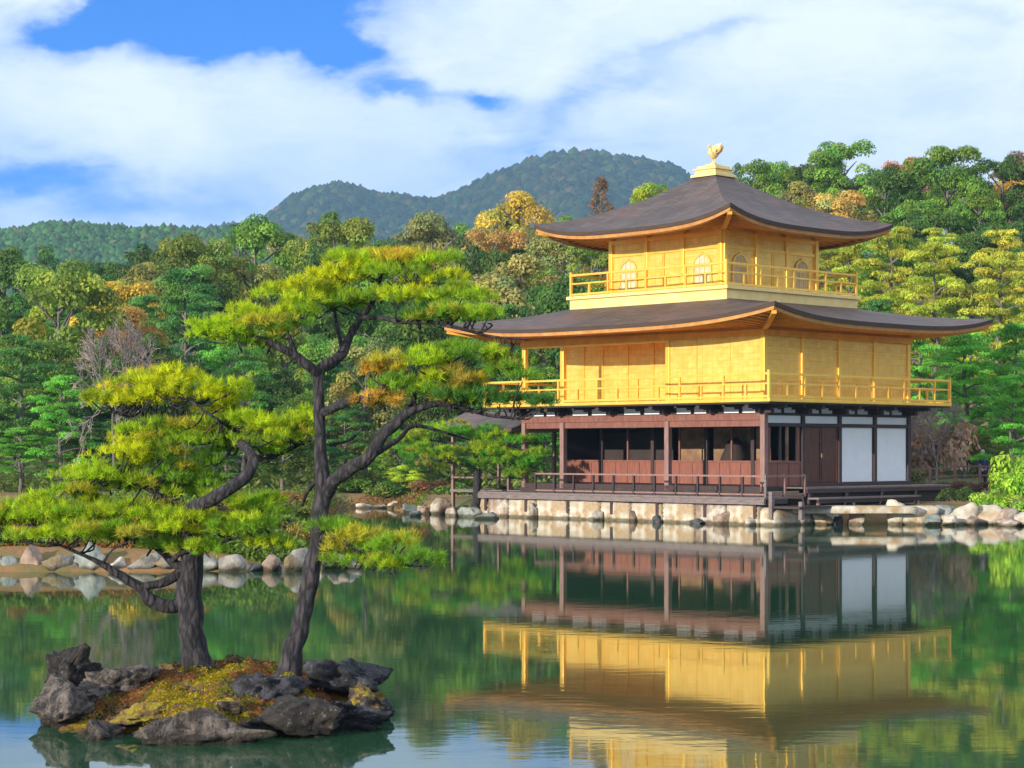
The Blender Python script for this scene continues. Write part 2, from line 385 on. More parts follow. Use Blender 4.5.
def leafmesh(name, C, Nn, size, tint, aspect=0.55, tri=False, D=None):
    """many small leaf faces as one mesh; C centres, Nn normals, size per leaf"""
    n = len(C); C = np.asarray(C, float); Nn = np.asarray(Nn, float)
    Nn /= np.linalg.norm(Nn, axis=1, keepdims=True) + 1e-9
    if D is None: D = rng.normal(size=(n, 3))
    A = D - Nn * (D * Nn).sum(1, keepdims=True); A /= np.linalg.norm(A, axis=1, keepdims=True) + 1e-9
    B = np.cross(Nn, A); s_ = np.asarray(size).reshape(-1, 1) * np.ones((n, 1))
    if tri:
        V = np.stack([C - B * s_ * aspect, C + B * s_ * aspect, C + A * s_], 1); k = 3
    else:
        V = np.stack([C - A * s_, C - B * s_ * aspect, C + A * s_, C + B * s_ * aspect], 1); k = 4
    return rawmesh(name, V.reshape(-1, 3), np.arange(n * k).reshape(-1, k), np.repeat(tint, k, axis=0))
def rawmesh(name, V, Fc, tint=None):
    me = bpy.data.meshes.new(name)
    me.vertices.add(len(V)); me.vertices.foreach_set('co', np.asarray(V, np.float32).ravel())
    k = Fc.shape[1]
    me.loops.add(Fc.size); me.loops.foreach_set('vertex_index', Fc.astype(np.int32).ravel())
    me.polygons.add(len(Fc)); me.polygons.foreach_set('loop_start', np.arange(len(Fc), dtype=np.int32) * k)
    me.update(calc_edges=True)
    if tint is not None:
        a = me.attributes.new('tint', 'FLOAT_COLOR', 'POINT')
        T = np.ones((len(V), 4), np.float32); T[:, :3] = tint; a.data.foreach_set('color', T.ravel())
    return me
ORD = ['first', 'second', 'third', 'fourth', 'fifth', 'sixth', 'seventh', 'eighth', 'ninth', 'tenth', 'eleventh', 'twelfth',
       'thirteenth', 'fourteenth', 'fifteenth', 'sixteenth', 'seventeenth', 'eighteenth', 'nineteenth', 'twentieth']
ORD += ['twenty ' + o for o in ORD[:9]] + ['thirtieth'] + ['thirty ' + o for o in ORD[:9]] + ['fortieth'] + ['forty ' + o for o in ORD[:9]]
# ------------------------------------------------------------------ terrain and water
POND = [(-1500, 43.5), (-60, 43.2), (-16, 42.6), (-10.5, 41.7), (-6, 42), (-3.9, 43.8), (-4.6, 55), (-6.9, 75), (-7.6, 89), (-5.9, 89),
        (-4.6, 83.5), (-2, 79.5), (-0.9, 78.2), (8.9, 68.3), (9.9, 69.2), (13.4, 69.2), (17.5, 68.9), (22, 66), (30, 61), (60, 56), (1500, 50)]
def land_dist(X, Y):
    """signed distance to the shoreline, positive on land"""
    P = np.stack([X.ravel(), Y.ravel()], 1); best = np.full(len(P), 1e9)
    for (a, b) in zip(POND[:-1], POND[1:]):
        a = np.array(a, float); b = np.array(b, float); ab = b - a
        tt = np.clip(((P - a) @ ab) / (ab @ ab), 0, 1)
        best = np.minimum(best, np.linalg.norm(P - (a + tt[:, None] * ab), axis=1))
    poly = POND + [(1500, 5000), (-1500, 5000)]
    inside = np.zeros(len(P), bool)
    for i in range(len(poly)):
        x1, y1 = poly[i]; x2, y2 = poly[(i + 1) % len(poly)]
        if y1 == y2: continue
        c_ = ((y1 > P[:, 1]) != (y2 > P[:, 1])) & (P[:, 0] < (x2 - x1) * (P[:, 1] - y1) / (y2 - y1) + x1)
        inside ^= c_
    return np.where(inside, best, -best).reshape(X.shape)
def sm(a, b, x):
    t_ = np.clip((np.asarray(x, float) - a) / (b - a), 0, 1); return t_ * t_ * (3 - 2 * t_)
def hill(X, Y):
    X = np.asarray(X, float); Y = np.asarray(Y, float)
    base = 11.0 + 6.0 * sm(-5, 30, X) + 1.5 * np.sin(X * .07 + 1) + 1.0 * np.sin(X * .19)
    h_ = base * sm(98, 185, Y) + 2.0 * sm(185, 400, Y)
    return h_ + 2.5 * sm(84, 110, Y) * sm(8, 26, X)
def ground(X, Y, d_=None):
    X = np.asarray(X, float); Y = np.asarray(Y, float)
    if d_ is None: d_ = land_dist(X, Y)
    bank = np.where(d_ > 0, np.minimum(0.05 + d_ * 0.42, 0.66), np.maximum(d_ * 0.8, -1.3))
    lump = 0.05 * np.sin(X * 1.3 + Y * .7) * sm(.5, 3, d_) + 0.05 * np.sin(X * .6 - Y * 1.1) * sm(.5, 3, d_)
    right = 0.28 * sm(72, 80, Y) * sm(12, 16, X)
    return bank + lump + right + hill(X, Y) * (d_ > 0)
def gz(x, y): return float(ground(np.array([x]), np.array([y]))[0])
def axis(lo, hi, step, out_lo, out_hi, g=1.22):
    a = list(np.arange(lo, hi + 1e-6, step)); s_ = step; v = hi
    while v < out_hi: s_ *= g; v = min(v + s_, out_hi); a.append(v)
    s_ = step; v = lo
    while v > out_lo: s_ *= g; v = max(v - s_, out_lo); a.insert(0, v)
    return np.array(a)
gx = axis(-26, 34, 0.45, -1500, 1500); gy = axis(38, 100, 0.45, -1000, 2900)
GX, GY = np.meshgrid(gx, gy)
GZ = ground(GX, GY)
GZ = np.where(GY < -30, 0.6, GZ)
nx, ny = len(gx), len(gy)
idx = np.arange(nx * ny).reshape(ny, nx)
Fc = np.stack([idx[:-1, :-1], idx[:-1, 1:], idx[1:, 1:], idx[1:, :-1]], -1).reshape(-1, 4)
me = rawmesh('ground', np.stack([GX, GY, GZ], -1).reshape(-1, 3), Fc)
GROUND, t = material('garden_ground')
geo = t.node('ShaderNodeNewGeometry'); pos = geo.outputs['Position']
sp = t.node('ShaderNodeSeparateXYZ'); t.l.new(pos, sp.inputs[0])
c = t.mix(t.ramp(t.noise(pos, 0.35, 6, 0.65), (0.42, 0.0), (0.6, 1.0)), (0.26, 0.135, 0.055), (0.11, 0.12, 0.035))
c = t.mix(t.ramp(t.noise(pos, 2.2, 5, 0.7), (0.55, 0.0), (0.72, 0.6)), c, (0.36, 0.22, 0.11))
gr = t.mix(t.ramp(t.noise(pos, 0.8, 5, 0.6), (0.4, 0.0), (0.6, 1.0)), (0.045, 0.065, 0.02), (0.09, 0.085, 0.03))
c = t.mix(t.ramp(t.m('MULTIPLY', sp.outputs[1], 0.01), (0.93, 0.0), (1.0, 1.0)), c, gr)
# bed of the pond
c = t.mix(t.ramp(t.m('ADD', sp.outputs[2], 0.5), (0.50, 1.0), (0.58, 0.0)), c, (0.05, 0.05, 0.03))
t.l.new(c, t.p.inputs['Base Color']); t.p.inputs['Roughness'].default_value = 0.95
b = t.node('ShaderNodeBump'); b.inputs['Strength'].default_value = 0.7; b.inputs['Distance'].default_value = 0.05
t.l.new(t.noise(pos, 6, 6, 0.7), b.inputs['Height']); t.l.new(b.outputs[0], t.p.inputs['Normal'])
tag(link('ground', me, GROUND, None, True), kind='structure')
MB().add([(-400, -30.5, WZ), (400, -30.5, WZ), (400, 110, WZ), (-400, 110, WZ)], [(0, 1, 2, 3)]).build('water', WATER)['kind'] = 'structure'

# ------------------------------------------------------------------ mountains
def ridge_surface(name, prof, Y0, wf, wb, seed, mat):
    pxs = np.array([p[0] for p in prof], float); pys = np.array([p[1] for p in prof], float)
    def h(X, Y):
        px = CX + F * np.asarray(X) / Y0
        top = (HY - np.interp(px, pxs, pys)) * Y0 / F
        s_ = (np.asarray(Y) - Y0); f_ = np.where(s_ < 0, (1 + s_ / Y0) * (1 - (s_ / wf) ** 2), 1 - (s_ / wb) ** 2)
        top = top + CAMZ - 5
        sp_ = 1 + 0.10 * (-1 + np.sin(np.asarray(X) * .013 * 1900 / Y0 + seed) * np.clip(-s_ / wf * 2, 0, 1)) * 1.6 * np.clip(-s_ / wf * 3, 0, 1) \
            + 0.05 * np.clip(-s_ / wf * 3, 0, 1) * (-1 + np.sin(np.asarray(X) * .031 * 1900 / Y0 + seed * 2 + s_ * .01))
        return np.maximum(top * np.clip(f_, 0, 1) * sp_, 0.0)
    x0 = (pxs[0] - CX) * Y0 / F; x1 = (pxs[-1] - CX) * Y0 / F
    xs = np.linspace(x0, x1, 160); ys = np.linspace(Y0 - wf, Y0 + wb, 60)
    X, Y = np.meshgrid(xs, ys); Z = h(X, Y)
    id_ = np.arange(X.size).reshape(X.shape)
    Fq = np.stack([id_[:-1, :-1], id_[:-1, 1:], id_[1:, 1:], id_[1:, :-1]], -1).reshape(-1, 4)
    o_ = link(name, rawmesh(name, np.stack([X, Y, Z], -1).reshape(-1, 3), Fq), mat, None, True)
    tag(o_, kind='structure'); return h, x0, x1
def ico(sub):
    bm = bmesh.new(); bmesh.ops.create_icosphere(bm, subdivisions=sub, radius=1.0)
    v = np.array([x.co[:] for x in bm.verts]); f = np.array([[q.index for q in x.verts] for x in bm.faces]); bm.free()
    return v, f
def canopy(name, h, x0, x1, Ya, Yb, n, r0, r1, cols, wts, tall=1.2):
    v, f = ico(1); m_ = len(v)
    Xc = rng.uniform(x0, x1, n); Yc = rng.uniform(Ya, Yb, n); Zc = h(Xc, Yc)
    k = Zc > 4; Xc, Yc, Zc = Xc[k], Yc[k], Zc[k]; n = len(Xc)
    r_ = rng.uniform(r0, r1, n)[:, None, None]
    vv = v[None] * (1 + rng.normal(0, .17, (n, m_, 1))) * r_
    vv[:, :, 2] *= tall
    vv += np.stack([Xc, Yc, Zc + r_[:, 0, 0] * .10], -1)[:, None]
    ci = np.array(cols)[rng.choice(len(cols), n, p=wts)] * rng.uniform(.6, 1.35, (n, 1))
    patch = np.sin(Xc * .02 + Yc * .013) * .12 + 1
    T = np.repeat(ci * patch[:, None], m_, axis=0)
    Ff = (f[None] + (np.arange(n) * m_)[:, None, None]).reshape(-1, 3)
    o_ = link(name, rawmesh(name, vv.reshape(-1, 3), Ff, T), FOL)
    return o_
SLOPE = mat_mottled('forest_floor', (0.02, 0.035, 0.015), (0.035, 0.05, 0.02), 0.02, 0.9, 0)
prof1 = [(-900, 330), (-300, 262), (60, 236), (180, 232), (262, 222), (285, 203), (312, 189), (342, 184), (372, 193), (405, 198), (440, 199), (458, 192), (490, 177),
         (520, 164), (548, 155), (575, 152), (602, 153), (622, 156), (650, 160), (672, 166), (700, 182), (760, 205), (900, 235), (1200, 262), (1900, 330)]
h1, xa, xb = ridge_surface('mountains', prof1, 1900, 800, 500, 1.0, SLOPE)
tag(canopy('distant_forest', h1, (150 - CX) * 1900 / F, (820 - CX) * 1900 / F, 1430, 1960, 22000, 2.6, 7.5,
       [(.026, .055, .022), (.055, .085, .02), (.016, .032, .022), (.12, .08, .035), (.08, .075, .03)], [.36, .2, .30, .06, .08]),
    'dark blue green woodland covering the two rounded far mountains', 'forest', kind='stuff')
prof2 = [(-900, 330), (-500, 262), (-200, 240), (0, 226), (35, 219), (62, 216), (95, 219), (130, 223), (165, 221), (200, 224), (245, 223), (290, 236), (380, 250), (480, 262), (700, 300), (1200, 330)]
h2, xa, xb = ridge_surface('hill', prof2, 950, 480, 300, 4.0, SLOPE)
tag(canopy('hillside_wood', h2, (-150 - CX) * 950 / F, (520 - CX) * 950 / F, 640, 985, 17000, 1.4, 2.7,
       [(.06, .16, .03), (.08, .19, .035), (.045, .11, .03), (.16, .14, .04)], [.4, .3, .25, .05], 1.5),
    'even green plantation woods on the low hill at the far left', 'forest', kind='stuff')

# ------------------------------------------------------------------ the golden pavilion
AL = 0.80
PX, PY = 8.653, 69.081
def loc2w(x, y):
    return (PX + x * math.cos(AL) + y * math.sin(AL), PY - x * math.sin(AL) + y * math.cos(AL))
L, Wd = 11.7, 8.52
pav = empty('golden_pavilion', (PX, PY, 0.0), -AL)
tag(pav, 'three storey golden pavilion with curved shingle roofs standing at the edge of the pond', 'pavilion')
def bx(name, x0, x1, y0, y1, z0, z1, mat, parent=pav, bevel=0.0):
    return MB().box(min(x0, x1), max(x0, x1), min(y0, y1), max(y0, y1), z0, z1).build(name, mat, parent, bevel=bevel)
SX = [0, -2.19, -4.38, -7.0, -9.64, -11.7]      # post lines on the south side
EY = [0, 2.13, 4.26, 6.39, 8.52]                # post lines on the east side

# --- curved hipped roofs
def roof(name, ex, inner, z_e, z_i, lift, th, wallr, z_w, lin, label=None):
    """ex, inner, wallr: (x0,x1,y0,y1); z_e eave top, z_i height at the inner rect"""
    def side(k, s_, r_, o=ex, i=inner):
        x0, x1, y0, y1 = [o[q] * (1 - r_) + i[q] * r_ for q in range(4)]
        cx, cy, hx, hy = (x0 + x1) / 2, (y0 + y1) / 2, (x1 - x0) / 2, (y1 - y0) / 2
        return [(cx + s_ * hx, y0), (x1, cy + s_ * hy), (cx - s_ * hx, y1), (x0, cy - s_ * hy)][k]
    NS, NR = 40, 14
    lf = lambda s_, r_: lift * abs(s_) ** 3.4 * (1 - r_) ** 1.8
    top = MB(); under = MB(); edge = MB(); rim = MB()
    for k in range(4):
        vs = []
        for j in range(NR + 1):
            r_ = j / NR
            for i in range(NS + 1):
                s_ = -1 + 2 * i / NS; x, y = side(k, s_, r_)
                vs.append((x, y, z_e + (z_i - z_e) * (lin * r_ + (1 - lin) * r_ * r_) + lf(s_, r_)))
        top.add(vs, [(j * (NS + 1) + i, j * (NS + 1) + i + 1, (j + 1) * (NS + 1) + i + 1, (j + 1) * (NS + 1) + i) for j in range(NR) for i in range(NS)])
        def strip(mb, offs):
            vv = []
            for (ro, zo) in offs:
                for i in range(NS + 1):
                    s_ = -1 + 2 * i / NS; x, y = side(k, s_, ro)
                    vv.append((x, y, z_e + lf(s_, 0) + zo))
            mb.add(vv, [(j * (NS + 1) + i + 1, j * (NS + 1) + i, (j + 1) * (NS + 1) + i, (j + 1) * (NS + 1) + i + 1) for j in range(len(offs) - 1) for i in range(NS)])
        strip(edge, [(0, 0), (0.002, -th), (0.05, -th - 0.004)])
        strip(rim, [(0.012, -th - 0.002), (0.016, -th - 0.125), (0.09, -th - 0.13)])
        vv = []
        for j in range(9):
            r_ = j / 8
            for i in range(NS + 1):
                s_ = -1 + 2 * i / NS; x, y = side(k, s_, .03 + .97 * r_, ex, wallr)
                vv.append((x, y, (z_e - th - 0.06) * (1 - r_) + z_w * r_ + lift * abs(s_) ** 3.4 * (1 - r_) ** 1.4))
        under.add(vv, [(j * (NS + 1) + i + 1, j * (NS + 1) + i, (j + 1) * (NS + 1) + i, (j + 1) * (NS + 1) + i + 1) for j in range(8) for i in range(NS)])
    # rafters as part of the underside
    def sof(x, y):
        best = None
        d4 = ((y - ex[2]) / (wallr[2] - ex[2]), (ex[1] - x) / (ex[1] - wallr[1]), (ex[3] - y) / (ex[3] - wallr[3]), (x - ex[0]) / (wallr[0] - ex[0]))
        r_ = min(d4); k = d4.index(r_); r_ = max(0, min(1, r_))
        q0 = side(k, -1, r_, ex, wallr); q1 = side(k, 1, r_, ex, wallr)
        s_ = (2 * ((x - q0[0]) / (q1[0] - q0[0]) if k % 2 == 0 else (y - q0[1]) / (q1[1] - q0[1])) - 1)
        s_ = max(-1, min(1, s_))
        return (z_e - th - 0.06) * (1 - r_) + z_w * r_ + lift * abs(s_) ** 3.4 * (1 - r_) ** 1.4
    def rafter(xa, ya, xb, yb):
        n = 5; P_ = [(xa + (xb - xa) * i / n, ya + (yb - ya) * i / n) for i in range(n + 1)]
        for a, b_ in zip(P_[:-1], P_[1:]):
            under.bar((a[0], a[1], sof(*a) - .03), (b_[0], b_[1], sof(*b_) - .03), .085, .07)
    sp_ = 0.36; e_ = 0.14
    x = ex[0] + .3
    while x < ex[1] - .2:
        lim = min(1.0, (x - ex[0]) / (wallr[0] - ex[0]), (ex[1] - x) / (ex[1] - wallr[1]))
        rafter(x, ex[2] + e_, x, ex[2] + (wallr[2] - ex[2]) * lim)
        rafter(x, ex[3] - e_, x, ex[3] - (ex[3] - wallr[3]) * lim)
        x += sp_
    y = ex[2] + .3
    while y < ex[3] - .2:
        lim = min(1.0, (y - ex[2]) / (wallr[2] - ex[2]), (ex[3] - y) / (ex[3] - wallr[3]))
        rafter(ex[1] - e_, y, ex[1] - (ex[1] - wallr[1]) * lim, y)
        rafter(ex[0] + e_, y, ex[0] + (wallr[0] - ex[0]) * lim, y)
        y += sp_
    # corner beams
    for (a, b_) in (((ex[1] - .12, ex[2] + .12), (wallr[1], wallr[2])), ((ex[0] + .12, ex[2] + .12), (wallr[0], wallr[2])), ((ex[1] - .12, ex[3] - .12), (wallr[1], wallr[3]))):
        P_ = [(a[0] + (b_[0] - a[0]) * i / 6, a[1] + (b_[1] - a[1]) * i / 6) for i in range(7)]
        for p_, q_ in zip(P_[:-1], P_[1:]):
            under.bar((p_[0], p_[1], sof(*p_) - .09), (q_[0], q_[1], sof(*q_) - .09), .16, .18)
    ro = top.build(name, ROOFM, pav, True)
    if label: ro['label'] = label
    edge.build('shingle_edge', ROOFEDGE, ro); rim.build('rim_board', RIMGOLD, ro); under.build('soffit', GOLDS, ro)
    return ro
C3 = (-5.848, 4.26)
lr = roof('lower_roof', (-13.95, 2.25, -2.25, 10.77), (-9.4, -2.3, .7, 7.82), 7.05, 8.05, .46, .14, (-11.78, .08, -.08, 8.60), 6.93, .85)
ur = roof('upper_roof', (C3[0] - 4.815, C3[0] + 4.815, C3[1] - 4.815, C3[1] + 4.815), (C3[0] - .42, C3[0] + .42, C3[1] - .42, C3[1] + .42),
          10.66, 13.02, .52, .14, (C3[0] - 2.85, C3[0] + 2.85, C3[1] - 2.85, C3[1] + 2.85), 10.72, .60)

# --- finial base and phoenix
fb = MB()
for (hw, z0, z1) in ((.62, 12.93, 13.03), (.50, 13.033, 13.20), (.56, 13.203, 13.26), (.44, 13.263, 13.36), (.22, 13.363, 13.44), (.10, 13.443, 13.50)):
    fb.box(C3[0] - hw, C3[0] + hw, C3[1] - hw, C3[1] + hw, z0, z1)
fb.build('finial_base', GOLDPALE, pav, bevel=0.012)
# phoenix: body, neck, head with crest, raised wings, fan tail, legs; faces south
def pt(x, y, z): return (C3[0] + x * .8, C3[1] + y * .8, 13.5 + z * .82)
body = MB()
body.tube([pt(0, .34, .40), pt(0, .22, .37), pt(0, .05, .33), pt(0, -.12, .36), pt(0, -.22, .47), pt(0, -.24, .62), pt(0, -.27, .72), pt(0, -.33, .75), pt(0, -.42, .72)],
          [.03, .08, .135, .13, .08, .05, .055, .05, .01], 10)
body.tube([pt(0, -.27, .76), pt(0, -.23, .84), pt(0, -.18, .86)], [.02, .018, .005], 6)
ph = body.build('phoenix_statue', GOLDPALE, pav, True)
for s_ in (-1, 1):
    wg = MB()
    for i in range(6):
        a = .35 + i * .22
        wg.bar(pt(s_ * .10, .02 + i * .03, .38), pt(s_ * (.10 + .42 * math.cos(a) * .8), .06 + i * .07, .38 + .52 * math.sin(a)), .07, .02)
    wg.build('wing', RIMGOLD if s_ > 0 else GOLDPALE, ph)
    MB().tube([pt(s_ * .05, 0, .28), pt(s_ * .055, .03, .12), pt(s_ * .055, -.01, -.0), pt(s_ * .06, -.09, .0)], [.03, .018, .018, .012], 6).build('leg', GOLDPALE, ph)
tl = MB()
for i in range(7):
    a = -.9 + i * .3
    tl.tube([pt(0, .3, .40), pt(math.sin(a) * .18, .42, .58), pt(math.sin(a) * .36, .40, .58 + .36 * math.cos(a))], [.03, .035, .012], 5)
tl.build('tail', GOLDPALE, ph)

# --- helper for things laid on a face (a = distance along face, n = outward offset)
class Face:
    def __init__(s, kind, off): s.k = kind; s.off = off
    def p(s, a, n, z):
        return (a, s.off - n, z) if s.k == 'S' else (s.off + n, a, z) if s.k == 'E' else (a, s.off + n, z) if s.k == 'N' else (s.off - n, a, z)
    def box(s, mb, a0, a1, n0, n1, z0, z1):
        p_, q_ = s.p(a0, n0, z0), s.p(a1, n1, z1)
        return mb.box(min(p_[0], q_[0]), max(p_[0], q_[0]), min(p_[1], q_[1]), max(p_[1], q_[1]), z0, z1)

def railing(name, x0, x1, y0, y1, zf, h, mat, spacing, sides='SENW', r=.035, mid=.60, ends=()):
    """rails in one mesh, every post a sub-part"""
    rl = MB()
    segs = {'S': ((x0, y0), (x1, y0)), 'E': ((x1, y0), (x1, y1)), 'N': ((x1, y1), (x0, y1)), 'W': ((x0, y1), (x0, y0))}
    for s_ in sides:
        a, b_ = segs[s_]
        for (zz, t_) in ((zf + h, r * 1.25), (zf + h * mid, r * .9), (zf + .07, r * 1.3)):
            rl.bar((a[0], a[1], zz), (b_[0], b_[1], zz), t_ * 2, t_ * 1.7)
    ro = rl.build(name, mat, pav)
    done = set()
    for s_ in sides:
        a, b_ = segs[s_]; Ln = math.dist(a, b_); n = max(1, round(Ln / spacing))
        for i in range(n + 1):
            x = a[0] + (b_[0] - a[0]) * i / n; y = a[1] + (b_[1] - a[1]) * i / n
            if (round(x, 2), round(y, 2)) in done: continue
            done.add((round(x, 2), round(y, 2)))
            corner = i in (0, n); hh = h + (.12 if corner else 0) if (i % 2 == 0 or corner) else h * mid
            q = r * (1.35 if corner else 1.0)
            bx('post', x - q, x + q, y - q, y + q, zf - .0, zf + hh, mat, ro)
    return ro

# --- third storey
a3 = 5.543 / 2; b3 = 7.70 / 2; cx3, cy3 = C3
bx('third_storey_base', cx3 - b3, cx3 + b3, cy3 - b3, cy3 + b3, 7.72, 8.30, GOLDPALE)
bx('third_storey_balcony', cx3 - b3 - .10, cx3 + b3 + .10, cy3 - b3 - .10, cy3 + b3 + .10, 8.303, 8.43, GOLDPALE, bevel=.01)
railing('third_storey_railing', cx3 - b3 + .04, cx3 + b3 - .04, cy3 - b3 + .04, cy3 + b3 - .04, 8.43, .80, GOLD, .93)
bx('third_storey_core', cx3 - a3 + .12, cx3 + a3 - .12, cy3 - a3 + .12, cy3 + a3 - .12, 8.43, 10.72, GOLDP)
def bell(wd, ht, grow=0.0, n=9):
    """bell-shaped (flame headed) window outline: list of (a, z)"""
    h2 = wd / 2
    pts = [(h2 * 1.06 + grow, -grow), (h2 * .95 + grow, ht * .35), (h2 * .93 + grow, ht * .62)]
    for i in range(1, n):
        an = i / n * math.pi / 2
        pts.append(((h2 * .93 + grow) * math.cos(an) ** .9, ht * .62 + (ht * .34 + grow) * math.sin(an)))
    pts.append((0, ht + grow * 1.2))
    return pts + [(-a, z) for a, z in pts[-2::-1]]
def bell_window(fc, ac, z0, wd, ht, parent):
    out, inn = bell(wd, ht, .07), bell(wd, ht, 0)
    n = len(out); mb = MB()
    vs = [fc.p(ac + a, .012, z0 + z) for a, z in out] + [fc.p(ac + a, .05, z0 + z) for a, z in out] + [fc.p(ac + a, .05, z0 + z) for a, z in inn] + [fc.p(ac + a, .006, z0 + z) for a, z in inn]
    fs = []
    for i in range(n):
        j = (i + 1) % n
        fs += [(i, j, n + j, n + i), (n + i, n + j, 2 * n + j, 2 * n + i), (2 * n + i, 2 * n + j, 3 * n + j, 3 * n + i)]
    wn_ = MB().add(vs, fs).build('window', GOLDP, parent)
    MB().add([fc.p(ac + a, .010, z0 + z) for a, z in inn], [tuple(range(n))]).build('pane', PANE, wn_)
    lt = MB()
    for q in (-.5, -.17, .17, .5):
        lt.bar(fc.p(ac + q * wd * .9, .02, z0 + .01), fc.p(ac + q * wd * .9, .02, z0 + ht * (.66 if abs(q) > .3 else .93)), .022, .022)
    for q in (.3, .6):
        lt.bar(fc.p(ac - wd * .46, .026, z0 + ht * q), fc.p(ac + wd * .46, .026, z0 + ht * q), .022, .022)
    lt.build('lattice', GOLDP, wn_)
for kind, off, c0 in (('S', cy3 - a3, cx3), ('E', cx3 + a3, cy3), ('N', cy3 + a3, cx3), ('W', cx3 - a3, cy3)):
    fc = Face(kind, off)
    wl = MB(); fc.box(wl, c0 - a3 + .06, c0 + a3 - .06, -.11, -.005, 8.44, 10.71)
    # board lines
    wo_ = wl.build('third_storey_wall', GOLDP, pav)
    tr_ = MB()
    for (z0, z1, n1) in ((8.445, 8.60, .035), (9.30, 9.36, .02), (9.90, 10.02, .04), (10.38, 10.52, .06)):
        fc.box(tr_, c0 - a3 + .1, c0 + a3 - .1, -.004, n1, z0, z1)
    tr_.build('tie_beams', GOLD, wo_)
    for q in (-1, -1 / 3, 1 / 3, 1):
        a = c0 + q * (a3 - .09); m_ = MB(); fc.box(m_, a - .085, a + .085, -.09, .085, 8.445, 10.60); m_.build('post', GOLD, wo_, bevel=.01)
        if kind in 'SE':
            for zz, ww in ((10.58, .14), (10.66, .26)):
                m2 = MB(); fc.box(m2, a - ww, a + ww, -.02, .05 + ww * .8, zz - .06, zz + .01); m2.build('bracket', GOLDS, wo_)
    for q in (-1, 1): bell_window(fc, c0 + q * a3 * .655, 8.62, .80, 1.10, wo_)
    # middle bay: pair of panelled doors
    for s_ in (-1, 1):
        dr = MB(); fc.box(dr, c0 + s_ * .02, c0 + s_ * .84, 0, .03, 8.605, 9.89); do = dr.build('door', GOLD, wo_)
        pn = MB()
        for (z0, z1) in ((8.66, 9.20), (9.24, 9.84)): fc.box(pn, c0 + s_ * .09, c0 + s_ * .77, .031, .045, z0, z1)
        pn.build('door_panel', GOLDP, do)

# --- second storey
O2 = 1.15
bx('second_storey_balcony', -L - O2, O2, -O2, Wd + O2, 4.25, 4.36, GOLD, bevel=.01)
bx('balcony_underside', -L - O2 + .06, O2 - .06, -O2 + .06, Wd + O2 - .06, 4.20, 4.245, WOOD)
railing('second_storey_railing', -L - O2 + .06, O2 - .06, -O2 + .06, Wd + O2 - .06, 4.36, .84, GOLD, .98)
bx('second_storey_core', -L + .06, -.12, 2.2, Wd - .12, 4.36, 6.93, GOLDP)
bx('second_storey_room', -4.38 + .1, -.12, .12, 2.2, 4.36, 6.93, GOLDP)
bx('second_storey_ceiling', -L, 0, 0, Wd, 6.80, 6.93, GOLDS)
FS, FE = Face('S', 0.0), Face('E', 0.0); FR = Face('S', 2.13)
def panel(fc, a0, a1, z0, z1, mat, name, parent, n0=-.06, n1=0.0):
    m_ = MB(); fc.box(m_, a0, a1, n0, n1, z0, z1); return m_.build(name, mat, parent)
for i in range(4):
    a0, a1 = EY[i] + .07, EY[i + 1] - .07
    pn = panel(FE, a0, a1, 4.365, 6.79, GOLDP, 'second_storey_wall', pav)
    m_ = MB()
    for z in (4.50, 5.02, 6.12, 6.44): FE.box(m_, a0, a1, .001, .03, z, z + .055)
    for k in range(1, 12): FE.box(m_, a0, a1, .001, .010, 5.08 + k * .085, 5.08 + k * .085 + .03)
    FE.box(m_, (a0 + a1) / 2 - .025, (a0 + a1) / 2 + .025, .001, .028, 4.555, 5.02)
    m_.build('boards', GOLD, pn)
for i, a in enumerate(EY):
    m_ = MB(); FE.box(m_, a - .09, a + .09, -.12, .06, 4.36, 6.79) if i else m_.box(-.12, .06, -.06, .12, 4.36, 6.79)
    m_.build('post', GOLD, pav, bevel=.01)
for j, (a0, a1) in enumerate(((-4.38 + .09, -3.05), (-3.03, -1.52), (-1.50, -.13))):
    pn = panel(FS, a0, a1, 4.365, 6.79, GOLDP, 'second_storey_wall', pav)
    m_ = MB()
    for z in (4.42, 6.42): FS.box(m_, a0, a1, .001, .022, z, z + .06)
    FS.box(m_, a0, a0 + .03, .001, .018, 4.5, 6.42)
    m_.build('boards', GOLD, pn)
m_ = MB(); m_.box(-4.38 - .09, -4.38 + .085, -.05, .12, 4.36, 6.79); m_.build('post', GOLD, pav, bevel=.01)
bx('return_wall', -4.38 - .05, -4.38 + .05, .13, 2.10, 4.365, 6.79, GOLDP)
# recessed wall behind the open veranda
rx = [-4.46, -5.75, -7.0, -8.3, -9.62, -10.6, -11.66]
for a1, a0 in zip(rx[:-1], rx[1:]):
    pn = panel(FR, a0 + .03, a1 - .03, 4.365, 6.79, GOLDP, 'second_storey_wall', pav)
    m_ = MB(); FR.box(m_, a0, a0 + .06, .001, .04, 4.365, 6.6)
    for z in (4.95, 6.1): FR.box(m_, a0 + .07, a1 - .03, .001, .025, z, z + .06)
    m_.build('boards', GOLD, pn)
for a in (-9.64, -L):
    bx('post', a - .09, a + .09, -.09, .09, 4.36, 6.79, GOLD, bevel=.01)
bx('post', -L - .09, -L + .09, 2.04, 2.2, 4.36, 6.79, GOLD)
bx('veranda_beam', -L - .1, -4.48, -.07, .07, 6.50, 6.795, GOLD)
bx('eave_beam', -L - .12, .12, -.14, -.065, 6.56, 6.78, GOLDS); bx('eave_beam', .065, .14, -.06, Wd + .12, 6.56, 6.78, GOLDS)

